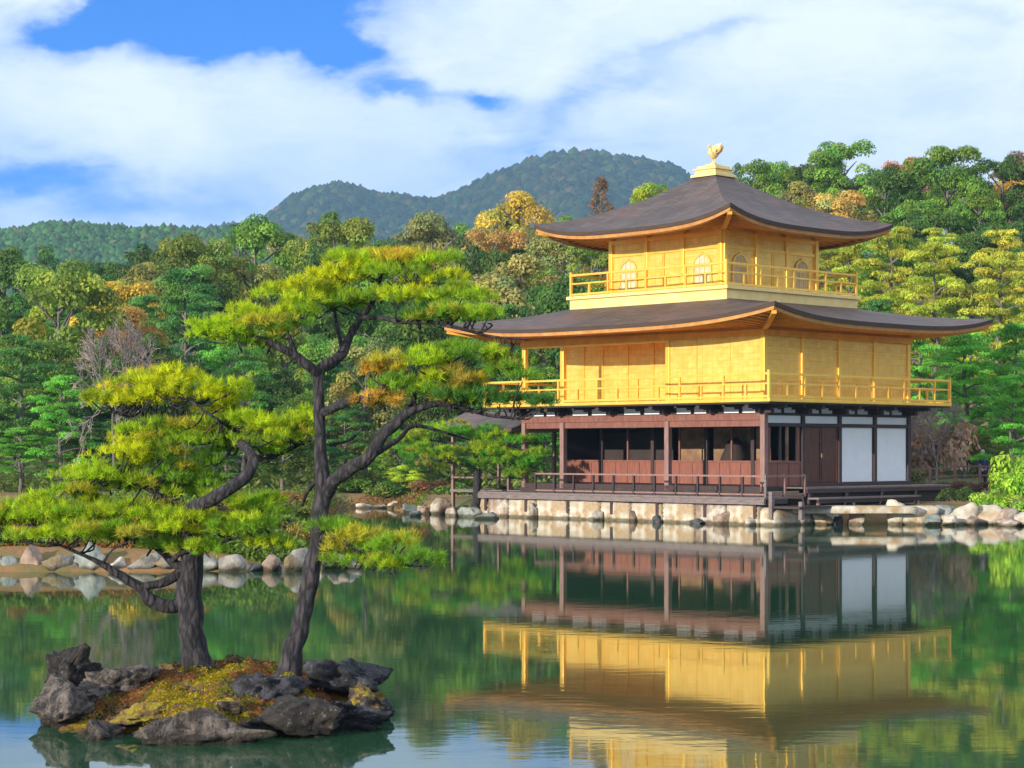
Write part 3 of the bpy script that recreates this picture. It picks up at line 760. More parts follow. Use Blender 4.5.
# --- bracket zone between the storeys
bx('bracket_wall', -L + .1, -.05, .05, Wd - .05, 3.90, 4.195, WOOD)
def bracket_zone(fc, lines, a_lo, a_hi):
    for i, a in enumerate(lines):
        m_ = MB()
        fc.box(m_, a - .09, a + .09, -.02, .42, 3.90, 4.045); fc.box(m_, a - .08, a + .08, -.02, O2 - .15, 4.05, 4.195)
        fc.box(m_, a - .26, a + .26, .0, .16, 3.985, 4.045) if 0 < i < len(lines) - 1 else None
        m_.build('bracket', WOOD, pav)
    for i in range(len(lines) - 1):
        lo, hi = sorted((lines[i], lines[i + 1])); w_ = hi - lo
        for (q0, q1, z0, z1) in ((.17, .47, 3.915, 4.03), (.55, .84, 3.915, 4.03), (.17, .38, 4.033, 4.14), (.55, .74, 4.033, 4.14)):
            m_ = MB(); fc.box(m_, lo + w_ * q0, lo + w_ * q1, 0, .006 if z0 < 3.95 else .008, z0, z1); m_.build('plaster_infill', PLASTER, pav)
        m_ = MB(); fc.box(m_, lo + w_ * .515 - .05, lo + w_ * .515 + .05, 0, O2 - .2, 4.10, 4.19); m_.build('bracket', WOOD, pav)
FSb = Face('S', .05); FEb = Face('E', -.05)
bracket_zone(FSb, SX, -L, 0); bracket_zone(FEb, EY, 0, Wd)

# --- first storey
ZF = 1.36
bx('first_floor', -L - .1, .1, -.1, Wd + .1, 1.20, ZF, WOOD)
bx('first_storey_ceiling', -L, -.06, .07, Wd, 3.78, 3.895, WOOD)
for a in (0, -4.38, -9.64, -L):
    bx('post', a - .10, a + .10, -.10, .10, ZF - .9, 3.655 if a else 3.9, WOODPOST, bevel=.01)
    MB().box(a - .16, a + .16, -.16, .16, .45, .62).build('base_stone', STONEW, pav, bevel=.03)
bx('lintel', -L - .12, -.10, -.08, .08, 3.66, 3.885, WOODR); bx('lintel', -L - .08, -L + .08, .09, Wd, 3.50, 3.885, WOODR)
bx('valance', -L + .1, -.1, -.03, .03, 3.44, 3.655, WOODR)
bx('hanging_beam', -L + .1, -.1, 1.99, 2.06, 3.46, 3.74, WOOD)
ys = [-.0, -2.19, -4.38, -7.0, -9.64, -L]
for i in range(5):
    a1, a0 = ys[i], ys[i + 1]
    pn = panel(FR, a0 + .09, a1 - .09, ZF + .02, 2.24, WOODP, 'lower_panel', pav)
    m_ = MB(); n = 4
    for k in range(n + 1):
        a = a0 + .1 + (a1 - a0 - .2) * k / n; FR.box(m_, a - .02, a + .02, .001, .022, ZF + .03, 2.23)
    FR.box(m_, a0 + .09, a1 - .09, .001, .03, 2.17, 2.235)
    m_.build('battens', WOODR, pn)
    # raised shutter hanging under the ceiling
    if i: 
        bx('raised_shutter', a0 + .15, a1 - .15, .75, 1.95, 3.44, 3.49, WOOD)
for a in ys[1:5]:
    bx('inner_post', a - .075, a + .075, 2.07, 2.2, ZF, 3.78, WOOD)
for a in (-3.2, -5.7, -8.3): bx('inner_post', a - .035, a + .035, 2.12, 2.18, 2.24, 3.6, WOODR)
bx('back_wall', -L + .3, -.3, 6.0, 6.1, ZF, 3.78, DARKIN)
bx('west_wall', -L - .02, -L + .06, 2.2, Wd - .12, ZF, 3.49, WOOD)
for (a0, a1) in ((-6.9, -5.6), (-5.2, -2.5)):
    sc_ = bx('painted_screen', a0, a1, 3.5, 3.56, ZF + .3, 3.45, SCREEN)
    sc_['label'] = 'faded gold painted screen inside the open room'
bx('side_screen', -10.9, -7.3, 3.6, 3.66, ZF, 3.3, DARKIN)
# east side
bx('post', -.08, .08, Wd - .1, Wd + .1, ZF - .7, 3.9, WOOD, bevel=.01)
for a in EY[1:4]: bx('post', -.08, .075, a - .085, a + .085, ZF - .7, 3.9, WOOD, bevel=.01)
bx('lintel', -.07, .085, .11, Wd - .11, 3.44, 3.55, WOOD); bx('lintel', -.07, .085, .11, Wd - .11, 3.83, 3.895, WOOD)
for i in range(4):
    a0, a1 = EY[i] + .10, EY[i + 1] - .10
    panel(FE, a0, a1, 3.56, 3.82, PLASTER, 'plaster_panel', pav)
    if i == 0:
        pn = panel(FE, a0, a1, ZF + .02, 2.24, WOODP, 'lower_panel', pav)
        m_ = MB(); [FE.box(m_, a0 + (a1 - a0) * k / 3 - .02, a0 + (a1 - a0) * k / 3 + .02, .001, .02, ZF + .03, 2.23) for k in range(4)]
        FE.box(m_, a0, a1, .001, .03, 2.16, 2.23); m_.build('battens', WOODR, pn)
        for (q, ww, mt) in ((.1, .05, WOODR), (.42, .05, WOOD), (.62, .06, SCREEN), (.93, .08, WOODR)):
            panel(FE, a0 + (a1 - a0) * q - ww, a0 + (a1 - a0) * q + ww, 2.25, 3.43, mt, 'mullion', pav)
    elif i == 1:
        dr = panel(FE, a0, a1, ZF + .1, 3.43, DOORW, 'door', pav)
        m_ = MB(); mid = (a0 + a1) / 2
        for a in (a0 + .04, mid - .05, mid + .05, a1 - .04): FE.box(m_, a - .03, a + .03, .001, .025, ZF + .11, 3.42)
        for z in (ZF + .15, 2.2, 2.9, 3.36): FE.box(m_, a0 + .08, a1 - .08, .001, .018, z, z + .05)
        m_.build('door_rails', DOORW, dr)
        m_ = MB(); FE.box(m_, mid - .03, mid + .03, .03, .05, 2.35, 2.5); m_.build('handle', RIMGOLD, dr)
        bx('threshold', -.06, .1, a0, a1, ZF + .003, ZF + .095, WOOD)
    else:
        pn = panel(FE, a0, a1, ZF + .12, 3.43, PLASTER, 'white_wall_panel', pav)
        bx('threshold', -.06, .1, a0, a1, ZF + .003, ZF + .115, WOOD)
        for q0, q1 in ((a0, a0 + .045), (a1 - .045, a1)): m_ = MB(); FE.box(m_, q0, q1, .001, .02, ZF + .13, 3.42); m_.build('frame', WOOD, pn)
bx('north_wall', -L, 0, Wd - .11, Wd - .02, ZF, 3.8, PLASTER)
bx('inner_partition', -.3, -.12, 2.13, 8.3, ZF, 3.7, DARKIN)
# south veranda with its railing
OD = 1.1
dk = MB()
for k in range(6):
    dk.box(-13.0, OD - .0, -OD - .25 + k * .215, -OD - .25 + k * .215 + .205, .96, 1.03)
dk.build('veranda_deck', DECKW, pav)
bx('veranda_edge_beam', -13.0, OD, -OD - .28, -OD - .17, .78, .955, DECKW); bx('veranda_underside', -13.0, OD, -OD - .1, -.1, .80, .955, WOOD)
bx('deck_step', -L - .1, .9, -.16, -.105, 1.033, 1.19, WOOD)
rr = MB(); y = -OD - .12
for zz, r_ in ((1.74, .035), (1.12, .03)): rr.bar((-9.9, y, zz), (OD - .05, y, zz), r_ * 2, r_ * 1.7)
rr.bar((OD - .05, y, 1.74), (OD - .05, .9, 1.74), .07, .06); rr.bar((OD - .05, y, 1.12), (OD - .05, .9, 1.12), .06, .05)
ro = rr.build('veranda_railing', WOODPOST, pav)
n = 11
for k in range(n + 1):
    x = -9.9 + (OD - .05 + 9.9) * k / n; bx('post', x - .035, x + .035, y - .035, y + .035, 1.031, 1.80 if k in (0, n) else 1.72, WOOD if k < n else DECKW, ro)
for yy in (-.2, .9): bx('post', OD - .085, OD - .015, yy - .035, yy + .035, 1.031, 1.78, WOODPOST, ro)
for k in range(7):
    x = -12.6 + k * 2.2; bx('support_post', x - .07, x + .07, -OD - .15, -OD - .01, .3, .80, WOOD)
# east deck, bench step
ed = MB()
for k in range(5): ed.box(.12 + k * .2, .12 + k * .2 + .19, .95, Wd + 1.15, 1.28, 1.335)
ed.build('east_deck', DECKW, pav)
bx('east_deck_beam', 1.06, 1.14, .95, Wd + 1.15, 1.14, 1.275, WOOD)
bx('low_bench_step', 1.16, 1.62, .95, 7.0, .93, .99, DECKW)
bx('low_bench_beam', 1.5, 1.58, .98, 6.96, .80, .925, WOOD)
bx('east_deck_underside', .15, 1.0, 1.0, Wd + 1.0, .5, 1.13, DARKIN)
for k in range(5):
    y = 1.1 + k * 2.1; bx('support_post', 1.03, 1.15, y - .06, y + .06, .45, 1.14, WOOD)
for y in (1.0, 3.0, 5.0, 6.9): bx('support_post', 1.5, 1.6, y - .05, y + .05, .45, .80, DECKW)
bx('corner_landing', OD + .02, 2.4, -OD - .0, .8, .66, .74, WOOD)
for (x, y) in ((1.2, -1.1), (2.3, -.9)): bx('mooring_post', x - .07, x + .07, y - .07, y + .07, .3, 1.22 if x < 2 else .90, DECKW)

# --- small fishing pavilion on the west side
fx0, fx1, fy0, fy1 = -16.2, -12.9, .2, 2.9
fp = MB()
for k in range(5):
    pass
bx('fishing_porch_floor', fx0, -L - .1, fy0, fy1, .95, 1.06, DECKW)
for x in (fx0 + .1, (fx0 + fx1) / 2, fx1):
    for y in (fy0 + .08, fy1 - .08): bx('fishing_porch_post', x - .06, x + .06, y - .06, y + .06, .1, 3.35, WOODPOST)
m_ = MB(); ym = (fy0 + fy1) / 2; n = 8
for s_ in (-1, 1):
    vs = []
    for i in range(n + 1):
        q = i / n; y = ym + s_ * (fy1 - fy0 + 1.3) / 2 * q; z = 4.15 - .85 * q + .15 * q * q
        vs += [(fx0 - .6, y, z), (-12.0, y, z), (-12.0, y, z - .12), (fx0 - .6, y, z - .12)]
    fs = []
    for i in range(n):
        a = i * 4; b_ = a + 4
        fs += [(a, a + 1, b_ + 1, b_), (a + 1, a + 2, b_ + 2, b_ + 1), (a + 2, a + 3, b_ + 3, b_ + 2), (a + 3, a, b_, b_ + 3)]
    fs += [(n * 4, n * 4 + 1, n * 4 + 2, n * 4 + 3)]
    m_.add(vs, fs)
m_.build('fishing_porch_roof', ROOFM, pav)
bx('fishing_porch_rail', fx0 + .1, fx1, fy0 + .05, fy0 + .11, 1.5, 1.56, WOODPOST)
bx('fishing_porch_beam', fx0 - .1, -12.0, fy0 + .02, fy0 + .14, 3.2, 3.33, WOODR)

# statue seated inside
st = empty('seated_statue', (*loc2w(-3.75, 2.95), ZF), -AL)
tag(st, 'dark robed seated statue in the open ground floor room of the pavilion', 'statue')
bm_ = MB(); prof = [(.62, 0), (.64, .1), (.56, .22), (.50, .42), (.36, .75), (.30, 1.0), (.17, 1.12), (.11, 1.18)]
prof = [(r_ * 1.0, z) for r_, z in prof]
bm_.tube([(0, 0, .55 + z) for r_, z in prof], [r_ for r_, z in prof], 18); bm_.build('robe', DARKIN, st, True)
MB().tube([(0, 0, .55 + z) for z in (1.12, 1.2, 1.3, 1.4, 1.47, 1.52)], [.09, .13, .155, .14, .09, .02], 14).build('head', WOODP, st, True)
MB().box(-.75, .75, -.5, .5, 0, .12).box(-.65, .65, -.42, .42, .123, .54).build('pedestal', WOOD, st, bevel=.02)
def unit_(n, r_):
    v = r_.normal(size=(n, 3)); return v / np.linalg.norm(v, axis=1, keepdims=True)
# ------------------------------------------------------------------ stones
def rock_mesh(seed, sx, sy, sz_, rough=.5, cuts=14, sub=4, flat=0.0):
    rs = random.Random(seed); v, f = ico(sub); off = Vector((rs.uniform(-50, 50), rs.uniform(-50, 50), rs.uniform(-50, 50)))
    out = []
    planes = []
    for k in range(cuts):
        n_ = Vector((rs.gauss(0, 1), rs.gauss(0, 1), rs.gauss(0, .8))).normalized(); planes.append((n_, rs.uniform(.42, .80)))
    if flat: planes.append((Vector((0, 0, 1)), 1 - flat))
    for q in v:
        p_ = Vector(q)
        for n_, dd in planes:
            t_ = p_.dot(n_)
            if t_ > dd: p_ -= n_ * (t_ - dd) * .93
        p_ *= 1 + rough * .6 * noise.fractal(p_ * 1.4 + off, .9, 2.1, 5) + rough * .16 * noise.noise(p_ * 8 + off)
        if cuts: p_ *= 1.22
        out.append((p_.x * sx, p_.y * sy, p_.z * sz_))
    me = bpy.data.meshes.new('rock'); me.from_pydata(out, [], f.tolist()); me.update()
    return me
protos = {}
def rock(name, x, y, z, sx, sy, sz_, rz, mat, label, cat='rock', group=None, seed=0, tilt=0.0, **kw):
    me = rock_mesh(seed, sx, sy, sz_, **kw)
    o_ = link(name, me, mat, None, True); o_.location = (x, y, z); o_.rotation_euler = (tilt, tilt * .6, rz)
    return tag(o_, label, cat, group)
# pale squared stones of the pavilion's footing
wall_ = empty('stone_footing', (PX, PY, 0), -AL)
tag(wall_, 'row of pale squared stones along the water under the pavilion veranda', 'stone wall')
xs_ = [-13.3, -12.5, -11.4, -9.9, -8.2, -6.6, -5.1, -3.6, -2.1, -.7, .75]
rs = random.Random(3)
for i, (a, b_) in enumerate(zip(xs_[:-1], xs_[1:])):
    me = rock_mesh(100 + i, 1, 1, 1, rough=.05, cuts=0, sub=4)
    for v in me.vertices:      # squared: push the ball towards a box
        c_ = v.co; m_ = max(abs(c_.x), abs(c_.y), abs(c_.z)); s_ = (1 / m_) ** .94
        v.co = (c_.x * s_ * (b_ - a) / 2 * .97, c_.y * s_ * .42, c_.z * s_ * .42)
    o_ = link('block', me, STONET if i in (1, 8) else STONEW, wall_, True); o_.location = ((a + b_) / 2, -OD + .28, .34 + rs.uniform(-.02, .02))
for i in range(5):
    me = rock_mesh(130 + i, 1, 1, 1, rough=.12, cuts=0, sub=3)
    for v in me.vertices:
        c_ = v.co; m_ = max(abs(c_.x), abs(c_.y), abs(c_.z)); s_ = (1 / m_) ** .85
        v.co = (c_.x * s_ * .42, c_.y * s_ * .92, c_.z * s_ * .42)
    o_ = link('block', me, STONEW, wall_, True); o_.location = (.95, -.2 + i * 1.85, .28)
# upright darker stones in front of the joints
for i, (lx, sz1, mt, h_, lab) in enumerate(((-9.95, .26, 'b', .46, 'tall grey green stone against the footing at the left of the veranda'),
        (-6.6, .20, 'b', .34, 'rounded grey stone in front of the second joint of the footing'), (-3.75, .24, 'd', .30, 'small dark wet stone at the foot of the veranda footing'),
        (-1.9, .30, 'd', .22, 'low dark grey stone lying in the water before the footing'), (-4.9, .22, 't', .46, 'narrow brownish upright stone under the middle of the veranda'),
        (-.75, .55, 't', .50, 'orange brown pointed stone under the veranda corner'), (.5, .5, 'w', .36, 'pale mossy stone at the very corner of the pavilion footing'))):
    x, y = loc2w(lx, -OD - .22)
    rock('footing_stone', x, y, .08 + h_ * .22, sz1 * .9, .24, h_ * .72, i * .7, MATS[mt], lab, seed=200 + i, sub=3)
# long slab bridge east of the corner, with stones under it
sl = rock_mesh(77, 1, 1, 1, rough=.05, cuts=0, sub=4)
for v in sl.vertices:
    c_ = v.co; m_ = max(abs(c_.x), abs(c_.y), abs(c_.z)); s_ = (1 / m_) ** .92
    v.co = (c_.x * s_ * 2.15, c_.y * s_ * .62, c_.z * s_ * .13)
o_ = link('stone_slab', sl, STONEW, None, True); o_.location = (11.6, 68.4, .60)
tag(o_, 'long flat pale stone slab over the water right of the pavilion corner', 'stone slab')
for i, (px, py, w_, h_, mt, lab) in enumerate(((822, 521, 15, 15, 'w', 'white rounded stone carrying the left end of the long slab'), (857, 521, 14, 17, 't', 'pinkish stone under the middle of the long slab'),
        (895, 519, 20, 22, 'w', 'pale stone under the right end of the long slab'), (838, 524, 12, 8, 'd', 'dark wet stone between the two light ones under the slab'), (800, 517, 22, 20, 'w', 'broad yellowish stone left of the slab by the corner landing'))):
    Y = 68.6; s_ = Y / F
    rock('slab_stone', (px - CX) * s_, Y, .08 + h_ * s_ * .25, w_ * s_ * .62, .35, h_ * s_ * .75, i, MATS[mt], lab, seed=220 + i, sub=3)
# right bank
RB = [(918, 40, 34, 'w', 68.6), (944, 22, 40, 'g', 68.9), (932, 16, 20, 'g', 68.0), (962, 28, 34, 'w', 68.8), (985, 34, 30, 'w', 69.0), (1004, 26, 34, 't', 68.4), (1024, 26, 26, 'w', 67.6),
      (973, 12, 16, 't', 68.0), (950, 12, 14, 'w', 67.9), (1012, 18, 12, 't', 67.2), (1050, 30, 24, 'g', 66.5), (1080, 26, 24, 't', 66.0), (1110, 30, 26, 'w', 65.5)]
for i, (px, w_, h_, mt, Y) in enumerate(RB):
    s_ = Y / F; kd = {'w': 'pale cream', 'g': 'mint grey', 't': 'tan'}[mt]
    rock('bank_rock', (px - CX) * s_, Y, .10 + h_ * s_ * .18, w_ * s_ * .66, .45, h_ * s_ * .42, i * 1.3, MATS[mt], f'{kd} rock of the right bank, {ORD[i]} stone right of the slab', seed=240 + i, sub=3, group='rocks on the right bank')
# left bank: rocks along the near waterline
LB = []
rs = random.Random(11); px = -60
specials = {92: (26, 36, 'g'), 33: (28, 28, 't'), 63: (24, 18, 'b'), 8: (22, 20, 'g'), 48: (14, 11, 'd'), 78: (14, 10, 'd'), 146: (32, 19, 'b'), 238: (40, 17, 'b'), 270: (22, 15, 't'), 208: (24, 15, 'g'), 298: (18, 22, 'b'), 120: (20, 13, 'w'), 174: (24, 15, 'b'), 256: (14, 10, 'd'), 190: (12, 9, 'd'), 224: (14, 9, 't'), 106: (12, 9, 'd'), 285: (14, 9, 'd')}
for px in (-70, -45, -18): LB.append((px, 26, 22, rs.choice('wgt')))
for px in sorted(specials): LB.append((px, *specials[px]))
for px in (318, 338, 352): LB.append((px, 20, rs.randint(12, 18), rs.choice('bgt')))
for i, (px, w_, h_, mt) in enumerate(LB):
    Y = 42.3 if px > -20 else 42.9
    if px > 300: Y = 43.2
    s_ = Y / F; kd = {'w': 'whitish', 'g': 'blue grey', 't': 'brownish', 'b': 'mottled', 'd': 'dark'}[mt]
    sh = 'tall upright' if h_ > 30 else 'low' if h_ < 18 else 'rounded'
    rock('shore_rock', (px - CX) * s_, Y, .08 + h_ * s_ * .28, w_ * s_ * .50, .34, h_ * s_ * .62, i * .9, MATS[mt], f'{sh} {kd} rock on the near left bank, {ORD[i]} from the left', seed=260 + i, sub=3, group='rocks on the near left bank')
# far left bank
k = 0
for (px, py, w_, h_, mt) in ((362, 506, 16, 8, 'w'), (378, 507, 14, 7, 't'), (396, 508, 20, 12, 'w'), (410, 513, 16, 14, 'g'), (424, 514, 20, 18, 't'), (441, 514, 22, 22, 't'),
                             (453, 516, 12, 14, 't'), (470, 517, 20, 20, 'g'), (488, 519, 12, 10, 'g'), (415, 516, 12, 8, 'g')):
    Y = min(2.533 * F / (py - HY), 88); s_ = Y / F; kd = {'w': 'pale', 'g': 'grey green', 't': 'orange brown'}[mt]
    rock('far_bank_rock', (px - CX) * s_, Y, .08 + h_ * s_ * .14, w_ * s_ * .52, .5, h_ * s_ * .46, k, MATS[mt], f'{kd} rock left of the pavilion on the far bank, {ORD[k]} of that row', seed=300 + k, sub=3, group='rocks on the far bank left of the pavilion'); k += 1

# ------------------------------------------------------------------ little rocky island
IX, IY = -2.78, 19.75
def island_z(x, y):
    u_ = (x - IX) / 1.62; v_ = (y - IY) / 2.05
    r_ = math.hypot(u_, v_) * (1 + .10 * noise.noise(Vector((x * 1.2, y * 1.2, 0))))
    z = .36 * (1 - min(r_, 1.6) ** 2.6) + .08
    return z + .13 * noise.fractal(Vector((x * 2.2, y * 2.2, 1.7)), 1.0, 2.0, 4) - (.02 if r_ < 1 else 0) + .04 * noise.noise(Vector((x * 9, y * 9, 0)))
nI = 110; vs = []; 
for j in range(nI + 1):
    for i in range(nI + 1):
        x = IX - 2.3 + 4.6 * i / nI; y = IY - 2.8 + 5.6 * j / nI; vs.append((x, y, max(island_z(x, y), -.8)))
id_ = np.arange((nI + 1) ** 2).reshape(nI + 1, nI + 1)
Fq = np.stack([id_[:-1, :-1], id_[:-1, 1:], id_[1:, 1:], id_[1:, :-1]], -1).reshape(-1, 4)
ISL, t = material('island_soil_and_moss')
co = t.node('ShaderNodeNewGeometry').outputs['Position']
a = t.noise(co, 1.5, 6, 0.65); b_ = t.noise(co, 11, 5, 0.7)
c = t.mix(t.ramp(a, (0.42, 0.0), (0.56, 1.0)), (0.20, 0.085, 0.035), (0.46, 0.29, 0.015))
c = t.mix(t.ramp(t.noise(co, 2.6, 5, 0.6, 0.6), (0.55, 0.0), (0.63, 1.0)), c, (0.16, 0.10, 0.07))
c = t.mix(t.ramp(b_, (0.50, 0.0), (0.66, 0.8)), c, (0.10, 0.09, 0.02))
t.l.new(c, t.p.inputs['Base Color']); t.p.inputs['Roughness'].default_value = 0.95
bp = t.node('ShaderNodeBump'); bp.inputs['Strength'].default_value = 1.0; bp.inputs['Distance'].default_value = 0.05
t.l.new(t.m('ADD', b_, t.noise(co, 40, 4, 0.7)), bp.inputs['Height']); t.l.new(bp.outputs[0], t.p.inputs['Normal'])
tag(link('island', rawmesh('island', vs, Fq), ISL, None, True), kind='structure')
# px, py of the centre, distance, half width px, half height px, depth m
for i, (px, py, Y, w_, h_, dp, mt, tl_, lab) in enumerate((
        (68, 677, 19.6, 31, 24, .35, IR_BLACK, .45, 'large black tilted rock with a pale edge at the left end of the island'),
        (64, 715, 18.6, 42, 22, .45, IR_GREY, .1, 'rugged grey rock sloping to the water at the left end of the island'),
        (110, 690, 19.2, 36, 18, .40, IR_GREY, .0, 'speckled grey rock between the black rock and the leaning pine'),
        (158, 682, 19.6, 30, 13, .30, IR_BROWN, .0, 'small reddish rock behind the mossy middle of the island'),
        (205, 735, 17.5, 62, 20, .40, IR_GREY, .05, 'long tan grey rock at the front waterline of the island'),
        (100, 738, 17.8, 30, 15, .30, IR_GREY, .0, 'low grey rock at the front left waterline of the island'),
        (265, 697, 18.7, 30, 23, .35, IR_DARK, .2, 'bluish black rock with a white patch in front of the tall pine'),
        (345, 680, 19.4, 32, 22, .42, IR_DARK, -.1, 'rounded bluish black boulder at the right end of the island'),
        (368, 706, 18.9, 24, 18, .30, IR_MOSS, .0, 'boulder with bright yellow moss at the right end of the island'),
        (305, 724, 18.0, 46, 21, .40, IR_BLACK, .1, 'dark wet rock at the front right waterline of the island'),
        (338, 716, 18.3, 28, 18, .35, IR_DARK, .0, 'dark rock with a mossy top between the two right boulders'),
        (236, 672, 21.0, 26, 10, .35, IR_BROWN, .0, 'brown rounded rock behind the two pine trunks'),
        (200, 693, 19.0, 26, 10, .25, IR_BROWN, .1, 'flat brown stone just in front of the leaning pine trunk'),
        (380, 716, 19.0, 14, 14, .30, IR_DARK, .0, 'small black rock at the rightmost tip of the island'),
        (232, 712, 18.2, 24, 10, .22, IR_MOSS, .0, 'low stone covered with orange moss in the middle of the island'),
        (140, 716, 18.2, 30, 10, .25, IR_MOSS, .0, 'low stone covered with yellow moss left of the middle of the island'))):
    s_ = Y / F; x, _, z = pw(px, py, Y)
    rock('island_rock', x, Y, z, w_ * s_ * 1.0, dp, h_ * s_ * 1.08, i * .8 if dp > .33 and w_ < 40 else .1, mt, lab, seed=400 + i, tilt=tl_, rough=.75, cuts=18, sub=5)

# moss and litter tufts on the island: uncountable ground cover
r_ = np.random.default_rng(8); n = 60000
mx_ = r_.uniform(IX - 1.6, IX + 1.6, n); my_ = r_.uniform(IY - 2.0, IY + 2.0, n)
mz_ = np.array([island_z(a_, b_) for a_, b_ in zip(mx_, my_)]); pm = np.array([noise.fractal(Vector((a_ * 1.5, b_ * 1.1, 4.0)), 1.0, 2.0, 3) for a_, b_ in zip(mx_, my_)])
k_ = mz_ > .13; mx_, my_, mz_, pm = mx_[k_], my_[k_], mz_[k_], pm[k_]
cols_ = np.where((pm > .16)[:, None], [.42, .32, .01], np.where((pm > 0)[:, None], [.20, .20, .015], np.where((pm > -.28)[:, None], [.26, .10, .035], [.07, .045, .03])))
nn = unit_(len(mx_), r_) * .7 + np.array([0, 0, .7])
tag(link('moss', leafmesh('moss', np.stack([mx_, my_, mz_ + r_.uniform(0, .035, len(mx_))], 1), nn, r_.uniform(.007, .018, len(mx_)), cols_ * r_.uniform(.7, 1.15, (len(mx_), 1))), FOL), 'yellow and orange brown moss covering the soil of the island', 'moss', kind='stuff')
# ------------------------------------------------------------------ foreground pines
TW, TL = 32, .076
def tufts(C, rad_dir, n_need, length, width, tint):
    """needle tufts: each a spray of thin triangles"""
    n = len(C); k = n_need
    D = rng.normal(size=(n, k, 3)) * .62 + rad_dir[:, None, :] * .95
    D /= np.linalg.norm(D, axis=2, keepdims=True)
    Lh = length * rng.uniform(.5, 1.2, (n, k, 1)) * np.asarray(rng.uniform(.85, 1.15, (n, 1, 1)))
    base = C[:, None, :] + rng.normal(size=(n, k, 3)) * .012
    sd = np.cross(D, rng.normal(size=(n, k, 3))); sd /= np.linalg.norm(sd, axis=2, keepdims=True)
    V = np.stack([base - sd * width / 2, base + sd * width / 2, base + D * Lh], 2)
    T = np.repeat(tint[:, None, :], k, 1) * rng.uniform(.8, 1.2, (n, k, 1))
    return V.reshape(-1, 3), np.repeat(T.reshape(-1, 3), 3, 0)
def hero_pine(name, label, Y0, limbs, pads, seed, K=1.0, fz=1.0, dn=1.0):
    """limbs: lists of (px, py, dy, r_px); pads: (px, py, rx, rz, dy, colour key, density)"""
    r_ = np.random.default_rng(seed)
    b0 = limbs[0][0]; bxp, _, bzp = pw(b0[0], b0[1], Y0)
    root = empty(name, (bxp, Y0, bzp)); tag(root, label, 'pine tree')
    O = np.array([bxp, Y0, bzp]); s0 = Y0 / F
    def P(px, py, dy): return np.array(pw(px, py, Y0 + dy)) - O
    skel = []
    for i, lb in enumerate(limbs):
        pts = [(*P(a[0], a[1], a[2]), a[3] * s0) for a in lb]
        q = smoothline(pts, 7)
        # small wriggle so the limbs do not read as pipes
        q = [np.array([*(v[:3] + .35 * v[3] * np.array(noise.noise_vector(Vector(v[:3]) * 5.0))), max(v[3], .004)]) for v in q]
        MB().tube([v[:3] for v in q], [v[3] for v in q], 12 if i == 0 else 9, .22).build('trunk' if i == 0 else 'limb', BARK, root, True)
        skel += [v for v in q]
    sk = np.array([v[:3] for v in skel]); skr = np.array([v[3] for v in skel])
    pal = dict(y=(.58, .60, .015), g=(.24, .42, .03), d=(.08, .22, .045), b=(.68, .40, .07), m=(.38, .52, .02), e=(.13, .40, .03))
    for pi, (px, py, rx, rz, dy, ck, den) in enumerate(pads):
        c0 = P(px, py, dy); RX, RZ, RY = rx * s0, rz * s0 * fz, rx * s0 * .75
        nsub = max(5, int(rx * rz / 66 * den * dn))
        tw = MB(); ntw = 0; V = []; T = []
        for k in range(nsub):
            a = r_.uniform(0, 2 * math.pi); q = math.sqrt(r_.uniform(0, 1)); 
            sx_, sy_ = q * math.cos(a), q * math.sin(a)
            h_ = math.sqrt(max(0, 1 - q * q))
            sz1 = r_.uniform(-.55, 1.0) * h_ * .95 + .0
            cc = c0 + np.array([sx_ * RX, sy_ * RY, sz1 * RZ])
            rr_ = r_.uniform(.08, .21) * K
            # twig from the nearest limb point that is not far above
            dd = np.linalg.norm((sk - cc) * np.array([1, 1, 1.3]), axis=1); j = int(np.argmin(dd)); 
            if dd[j] > .05 and (k < nsub - 1 or ntw != 1):
                ntw += 1
                st_ = sk[j]; md = (st_ + cc) / 2 + np.array([0, 0, -.12 * dd[j]]) + r_.normal(size=3) * .04 * K
                tw.tube([v[:3] for v in smoothline([(*st_, min(skr[j] * .5, .02)), (*md, .010), (*(cc - np.array([0, 0, .03])), .005)], 3)],
                        [v[3] for v in smoothline([(*st_, min(skr[j] * .5, .018)), (*md, .010), (*cc, .005)], 3)], 5)
            nt = int(r_.integers(14, 23))
            dirs = r_.normal(size=(nt, 3)); dirs[:, 2] = np.abs(dirs[:, 2]) * 1.0 + .25; dirs /= np.linalg.norm(dirs, axis=1, keepdims=True)
            ctr = cc + dirs * rr_ * r_.uniform(.55, 1.0, (nt, 1)) * np.array([1.25, 1.25, .62])
            base = np.array(pal[ck])
            rv = r_.uniform()
            if rv < .10: base = base * .55 + np.array(pal['b']) * .45
            elif rv < .32: base = base * .6 + np.array(pal['d']) * .4
            elif rv < .55: base = base * .5 + np.array(pal['y']) * .5
            tn = base[None] * r_.uniform(.6, 1.35, (nt, 1)) * np.array([1, 1, 1])
            v_, t_ = tufts(ctr, dirs * .6 + np.array([0, 0, .55]), TW, TL * K, .0058 * K, tn)
            V.append(v_); T.append(t_)
        V = np.concatenate(V); T = np.concatenate(T)
        o_ = link('foliage_pad', rawmesh('foliage_pad', V, np.arange(len(V)).reshape(-1, 3), T), FOL, root)
        if tw.v: tw.build('twigs' if ntw > 1 else 'twig', BARK, o_, True)
    return root
